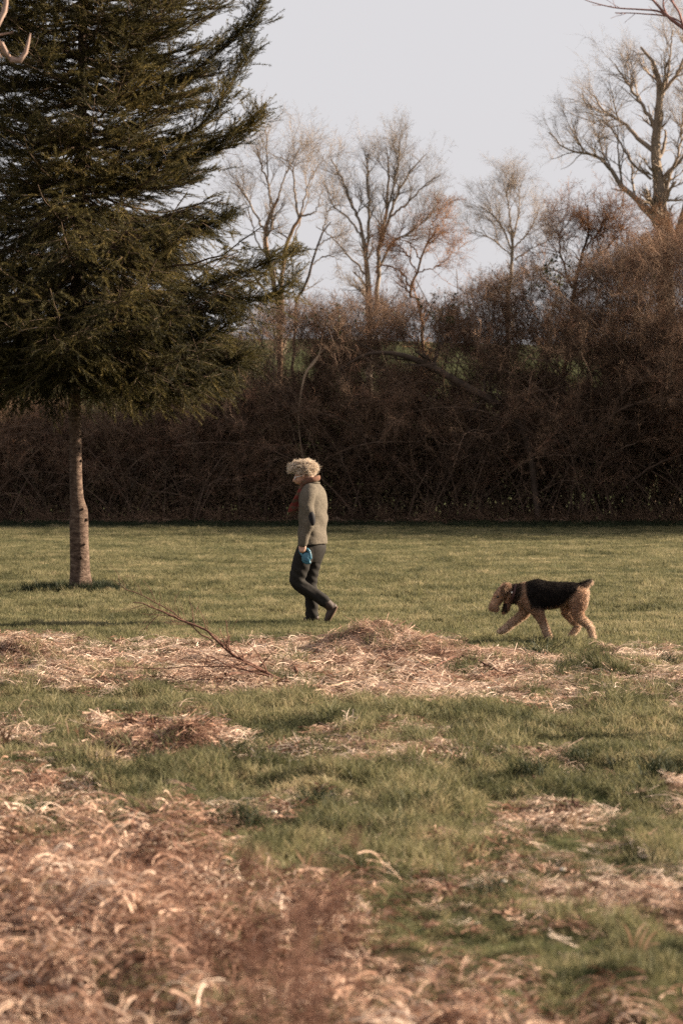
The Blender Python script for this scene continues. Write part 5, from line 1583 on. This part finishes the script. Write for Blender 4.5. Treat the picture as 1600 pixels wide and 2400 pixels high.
# ------------------------------------------------------------------ clods and pale chips
m_clod = plain_mat('dark_clod', (0.030, 0.017, 0.012), 0.95, 0.1, 0.4, 60, 0.6, 0.01)
m_chip = plain_mat('pale_chip', (0.55, 0.48, 0.40), 0.8, 0.2, 0.2, 50, 0.4, 0.005)
def lump(name, label, cat, u, v, r, mat, group, seed):
    b = gp(u, v); b[2] = float(terrain(b[0], b[1])) + r[2] * 0.6 + 0.02
    V, Q, T = ellipsoid((0, 0, 0), r, rot_z(0.3 * seed), 14)
    V = V * (1 + 0.7 * (n3(V + seed, 1.2 / max(r)))[:, None])
    o = link(name, mesh_np(name, V, Q, T, True), mat, None, b); tag(o, label, cat, group); return o
lump('clod', 'dark oval clod on the straw behind the dog', 'clod', 1413, 1547, (.040, .02, .018), m_clod, 'dark clods', 1)
for k, (u, v, q, lab) in enumerate([(1500, 1566, .022, 'rounded dark clod on the straw next to the oval clod'), (1120, 1785, .022, 'dark clod beside a flat hay scrap in rough grass'), (1243, 1768, .024, 'larger of two dark clods lying side by side'), (668, 1665, .014, 'tiny dark clod in the green strip below the straw'), (1262, 1772, .014, 'smaller of two dark clods lying side by side'), (1140, 1622, .016, 'small dark clod at the lower edge of the straw strip')]):
    lump('clod', lab, 'clod', u, v, (q * 1.3, q, q * 0.8), m_clod, 'dark clods', k + 2)
for k, (u, v, q) in enumerate([(826, 2022, .012), (765, 2112, .016), (1318, 2050, .016), (642, 1918, .018), (1180, 2095, .012), (530, 2110, .012)]):
    lump('wood_chip', 'small pale chip lying in the foreground litter', 'chip', u, v, (q * 1.5, q, q * 0.5), m_chip, 'pale chips', k + 3)

# ------------------------------------------------------------------ dry weeds of the near foreground
m_weed = leaf_mat('dry_weed', [(0.1, (0.12, 0.065, 0.038)), (0.5, (0.30, 0.19, 0.12)), (0.9, (0.50, 0.37, 0.26))], 4, 0.3, 0.5)
m_dock = leaf_mat('dock_seed', [(0.1, (0.08, 0.036, 0.025)), (0.5, (0.155, 0.078, 0.056)), (0.9, (0.25, 0.14, 0.10))], 9, 0.3, 0.5)
def dry_weed(label, u, v, hgt, nst, bow, seed, nleaf=10):
    b = gp(u, v); b[2] = float(terrain(b[0], b[1]))
    t = empty('dry_weed', b); tag(t, label, 'weed', 'dry weeds in the foreground')
    for k in range(nst):
        az = rng.uniform(0, 6.283); h = hgt * rng.uniform(0.6, 1.1); bw = bow * rng.uniform(0.4, 1.2)
        s_ = np.linspace(0, 1, 14); th = s_ * bw
        r_ = np.cumsum(np.sin(th)) * h / 14; z_ = np.cumsum(np.cos(th)) * h / 14
        P = np.stack([np.cos(az) * r_ + rng.normal(0, .03), np.sin(az) * r_ * 0.6 + rng.normal(0, .03), np.maximum(z_, 0.004)], 1)
        V, Q, T = ribbons(P[None], (0.0042 * np.sin(np.clip(s_ * 2.6 + 0.5, 0, 3.0)) + 0.001)[None], (0.3, 1, 0.2))
        link('leaf', mesh_np('leaf', V, Q, T), m_weed, t)
for k, (u, v, h, ns, bw, lab) in enumerate([
    (165, 2010, .20, 7, 2.6, 'tall dry weed with hooked pale leaves at the edge of the brown litter'),
    (250, 2190, .20, 7, 2.4, None), (70, 2210, .18, 7, 2.3, None), (330, 2260, .17, 6, 2.0, None), (35, 2010, .24, 6, 1.0, 'tall upright dry weed standing next to the hooked one'), (120, 2320, .16, 7, 2.2, None),
    (470, 2220, .15, 6, 2.0, None), (440, 2350, .15, 6, 2.2, None), (520, 2060, .14, 5, 1.6, None), (720, 2080, .18, 5, 1.0, 'upright dry weed in green grass behind the tall reddish dock'), (215, 2100, .15, 6, 2.4, None), (380, 2130, .14, 6, 2.2, None),
    (10, 1760, .14, 6, 1.2, 'dry pale weed standing left of the reddish hay heap'), (180, 1740, .12, 5, 1.0, 'small dry weed at the end of the reddish hay heap'), (1500, 2240, .12, 5, 1.6, 'small dry weed among green grass and pale straw'), (1340, 1960, .12, 5, 1.4, 'small dry weed among green grass and pale straw'), (1120, 2010, .10, 5, 1.6, 'small dry weed among green grass and pale straw'), (780, 2230, .15, 6, 1.8, None)]):
    dry_weed(lab or 'dry curled tan weed growing in the brown foreground litter', u, v, h, ns, bw, k)
def dock(label, u, vtop, y, nst, spread_, nseed):
    top = at(u, vtop, y); b = np.array([top[0], y, float(terrain(top[0], y))]); H = top[2] - b[2]
    t = empty('dock_plant', b); tag(t, label, 'weed', 'withered dock plants')
    a = Acc(); C = []
    for k in range(nst):
        s_ = np.linspace(0, 1, 14)[:, None]
        d = np.array([rng.normal(0, spread_), rng.normal(0, spread_), 0]); hh = H * rng.uniform(0.82, 1.0)
        P = d * s_ ** 1.5 + np.array([0, 0, hh]) * s_ + rng.normal(0, 0.004, (14, 3))
        R = np.linspace(.0042, .0012, 14)
        a = Acc(); a.tubes(P[None], R[None], 6)
        sto = link('stem', a.mesh('stem', True), m_dock, t)
        P1, R1 = grow(P[None], R[None], 16, (0.5, 0.97), (0.05, 0.14), (20, 45), 6, 0.15, 0.1, 0.5, 0.0012)
        a = Acc(); a.tubes(P1, R1, 4)
        q = np.concatenate([P1[:, 1:].reshape(-1, 3), P[8:]])
        c = q[rng.integers(0, len(q), nseed)] + rng.normal(0, 0.009, (nseed, 3))
        V, Q = leaf_quads(c, rng.uniform(0.0025, 0.005, nseed)); a.add(V, Q)
        o = link('seed_head', a.mesh('seed_head'), m_dock, sto); tag(o, kind='stuff')
dock('tall withered reddish dock plant rising out of focus in front', 640, 1960, 4.9, 8, 0.12, 650)
dock('single withered dock stalk standing near the green foreground grass', 1395, 2150, 5.2, 1, 0.02, 60)
dock('short withered dock plant half hidden behind the tall reddish one', 560, 2080, 5.4, 4, 0.09, 400)

# ------------------------------------------------------------------ two young trees beside the lens whose branch ends reach into view
m_nearbark = bark_mat('near_bark', [(0.3, (0.24, 0.155, 0.125)), (0.7, (0.42, 0.30, 0.25))], 10, 0.2)
m_redbark = bark_mat('red_bark', [(0.3, (0.16, 0.075, 0.065)), (0.7, (0.30, 0.16, 0.14))], 10, 0.2)
def near_tree(label, u, y, lines, mat, ztop):
    b0 = at(u, 1000, y); b = np.array([b0[0], y, float(terrain(b0[0], y))])
    t = empty('young_tree', b); tag(t, label, 'tree')
    a = Acc(); q = resample([[0, 0, -0.2, .055], [0.02, 0, ztop * 0.35, .045], [-0.03, 0.03, ztop * 0.7, .033], [0.02, 0, ztop, .012]], 24)
    a.tubes(q[None, :, :3], q[None, :, 3], 10); link('trunk', a.mesh('trunk', True), mat, t)
    a = Acc()
    for pts in lines:
        p = resample([[*(at(uu, vv, y + dy) - b), r / F * y] for (uu, vv, r, dy) in pts], 30)
        a.tubes(p[None, :, :3], p[None, :, 3], 7)
    for pts in lines:
        p = resample([[*(at(uu, vv, y + dy) - b), r / F * y] for (uu, vv, r, dy) in pts], 30)
        P1_, R1_ = grow(p[None, :, :3], p[None, :, 3], 5, (0.45, 0.95), (0.05, 0.22), (30, 60), 6, 0.1, 0.12, 0.4, 0.0022)
        a.tubes(P1_, R1_, 5)
    link('crown', a.mesh('crown', True), mat, t)
near_tree('young tree outside the lawn whose pale curled branch hangs before the spruce top', -420, 13.0, [
    [(-420, 330, 10, 0), (-260, 200, 10, .1), (-90, 80, 9, .2), (-20, 78, 8.5, .2), (2, 104, 8.5, .2), (18, 132, 8, .2), (40, 144, 7, .2), (58, 130, 5.5, .2), (68, 95, 3.5, .2), (72, 78, 1.5, .2)],
    [(-420, 200, 9, 0), (-200, 120, 8, .1), (-30, 75, 7, .1), (4, 40, 6.5, .1), (14, 12, 6, .1), (16, -40, 5, .1), (40, -120, 3, .1)],
    [(-420, 100, 8, 0), (-500, -100, 6, .3), (-560, -300, 3, .5)], [(-420, 0, 8, 0), (-330, -200, 6, -.3), (-250, -420, 3, -.5)]], m_nearbark, 4.9)
near_tree('young tree outside the lawn whose red twigs reach in above the largest bare tree', 2050, 15.0, [
    [(2050, 420, 12, 0), (1850, 240, 9, .1), (1700, 130, 7, .1), (1640, 95, 5.5, .1), (1600, 66, 4.5, .1), (1565, 40, 4, .1), (1545, 18, 3, .1), (1520, -10, 2.4, .1), (1490, -50, 1.5, .1)],
    [(1565, 40, 3, .1), (1540, 26, 2.4, .1), (1495, 22, 2, .1), (1440, 18, 1.6, .1), (1385, 5, 1.1, .1), (1360, -5, .7, .1)],
    [(1600, 66, 3, .1), (1590, 30, 2.6, .1), (1570, -5, 2.2, .1), (1560, -60, 1.4, .1)],
    [(1562, 38, 2.4, .1), (1553, 10, 2, .1), (1556, -20, 1.6, .1)],
    [(1640, 95, 2.6, .1), (1580, 44, 2, .1), (1500, 32, 1.5, .1), (1440, 30, .9, .1)],
    [(1850, 240, 6, .1), (1760, 60, 4, .3), (1700, -120, 2, .4)], [(2050, 300, 8, 0), (2160, 60, 6, .2), (2240, -160, 3, .3)], [(2050, 150, 8, 0), (2000, -150, 5, .3), (1960, -400, 2, .4)]], m_redbark, 4.6)
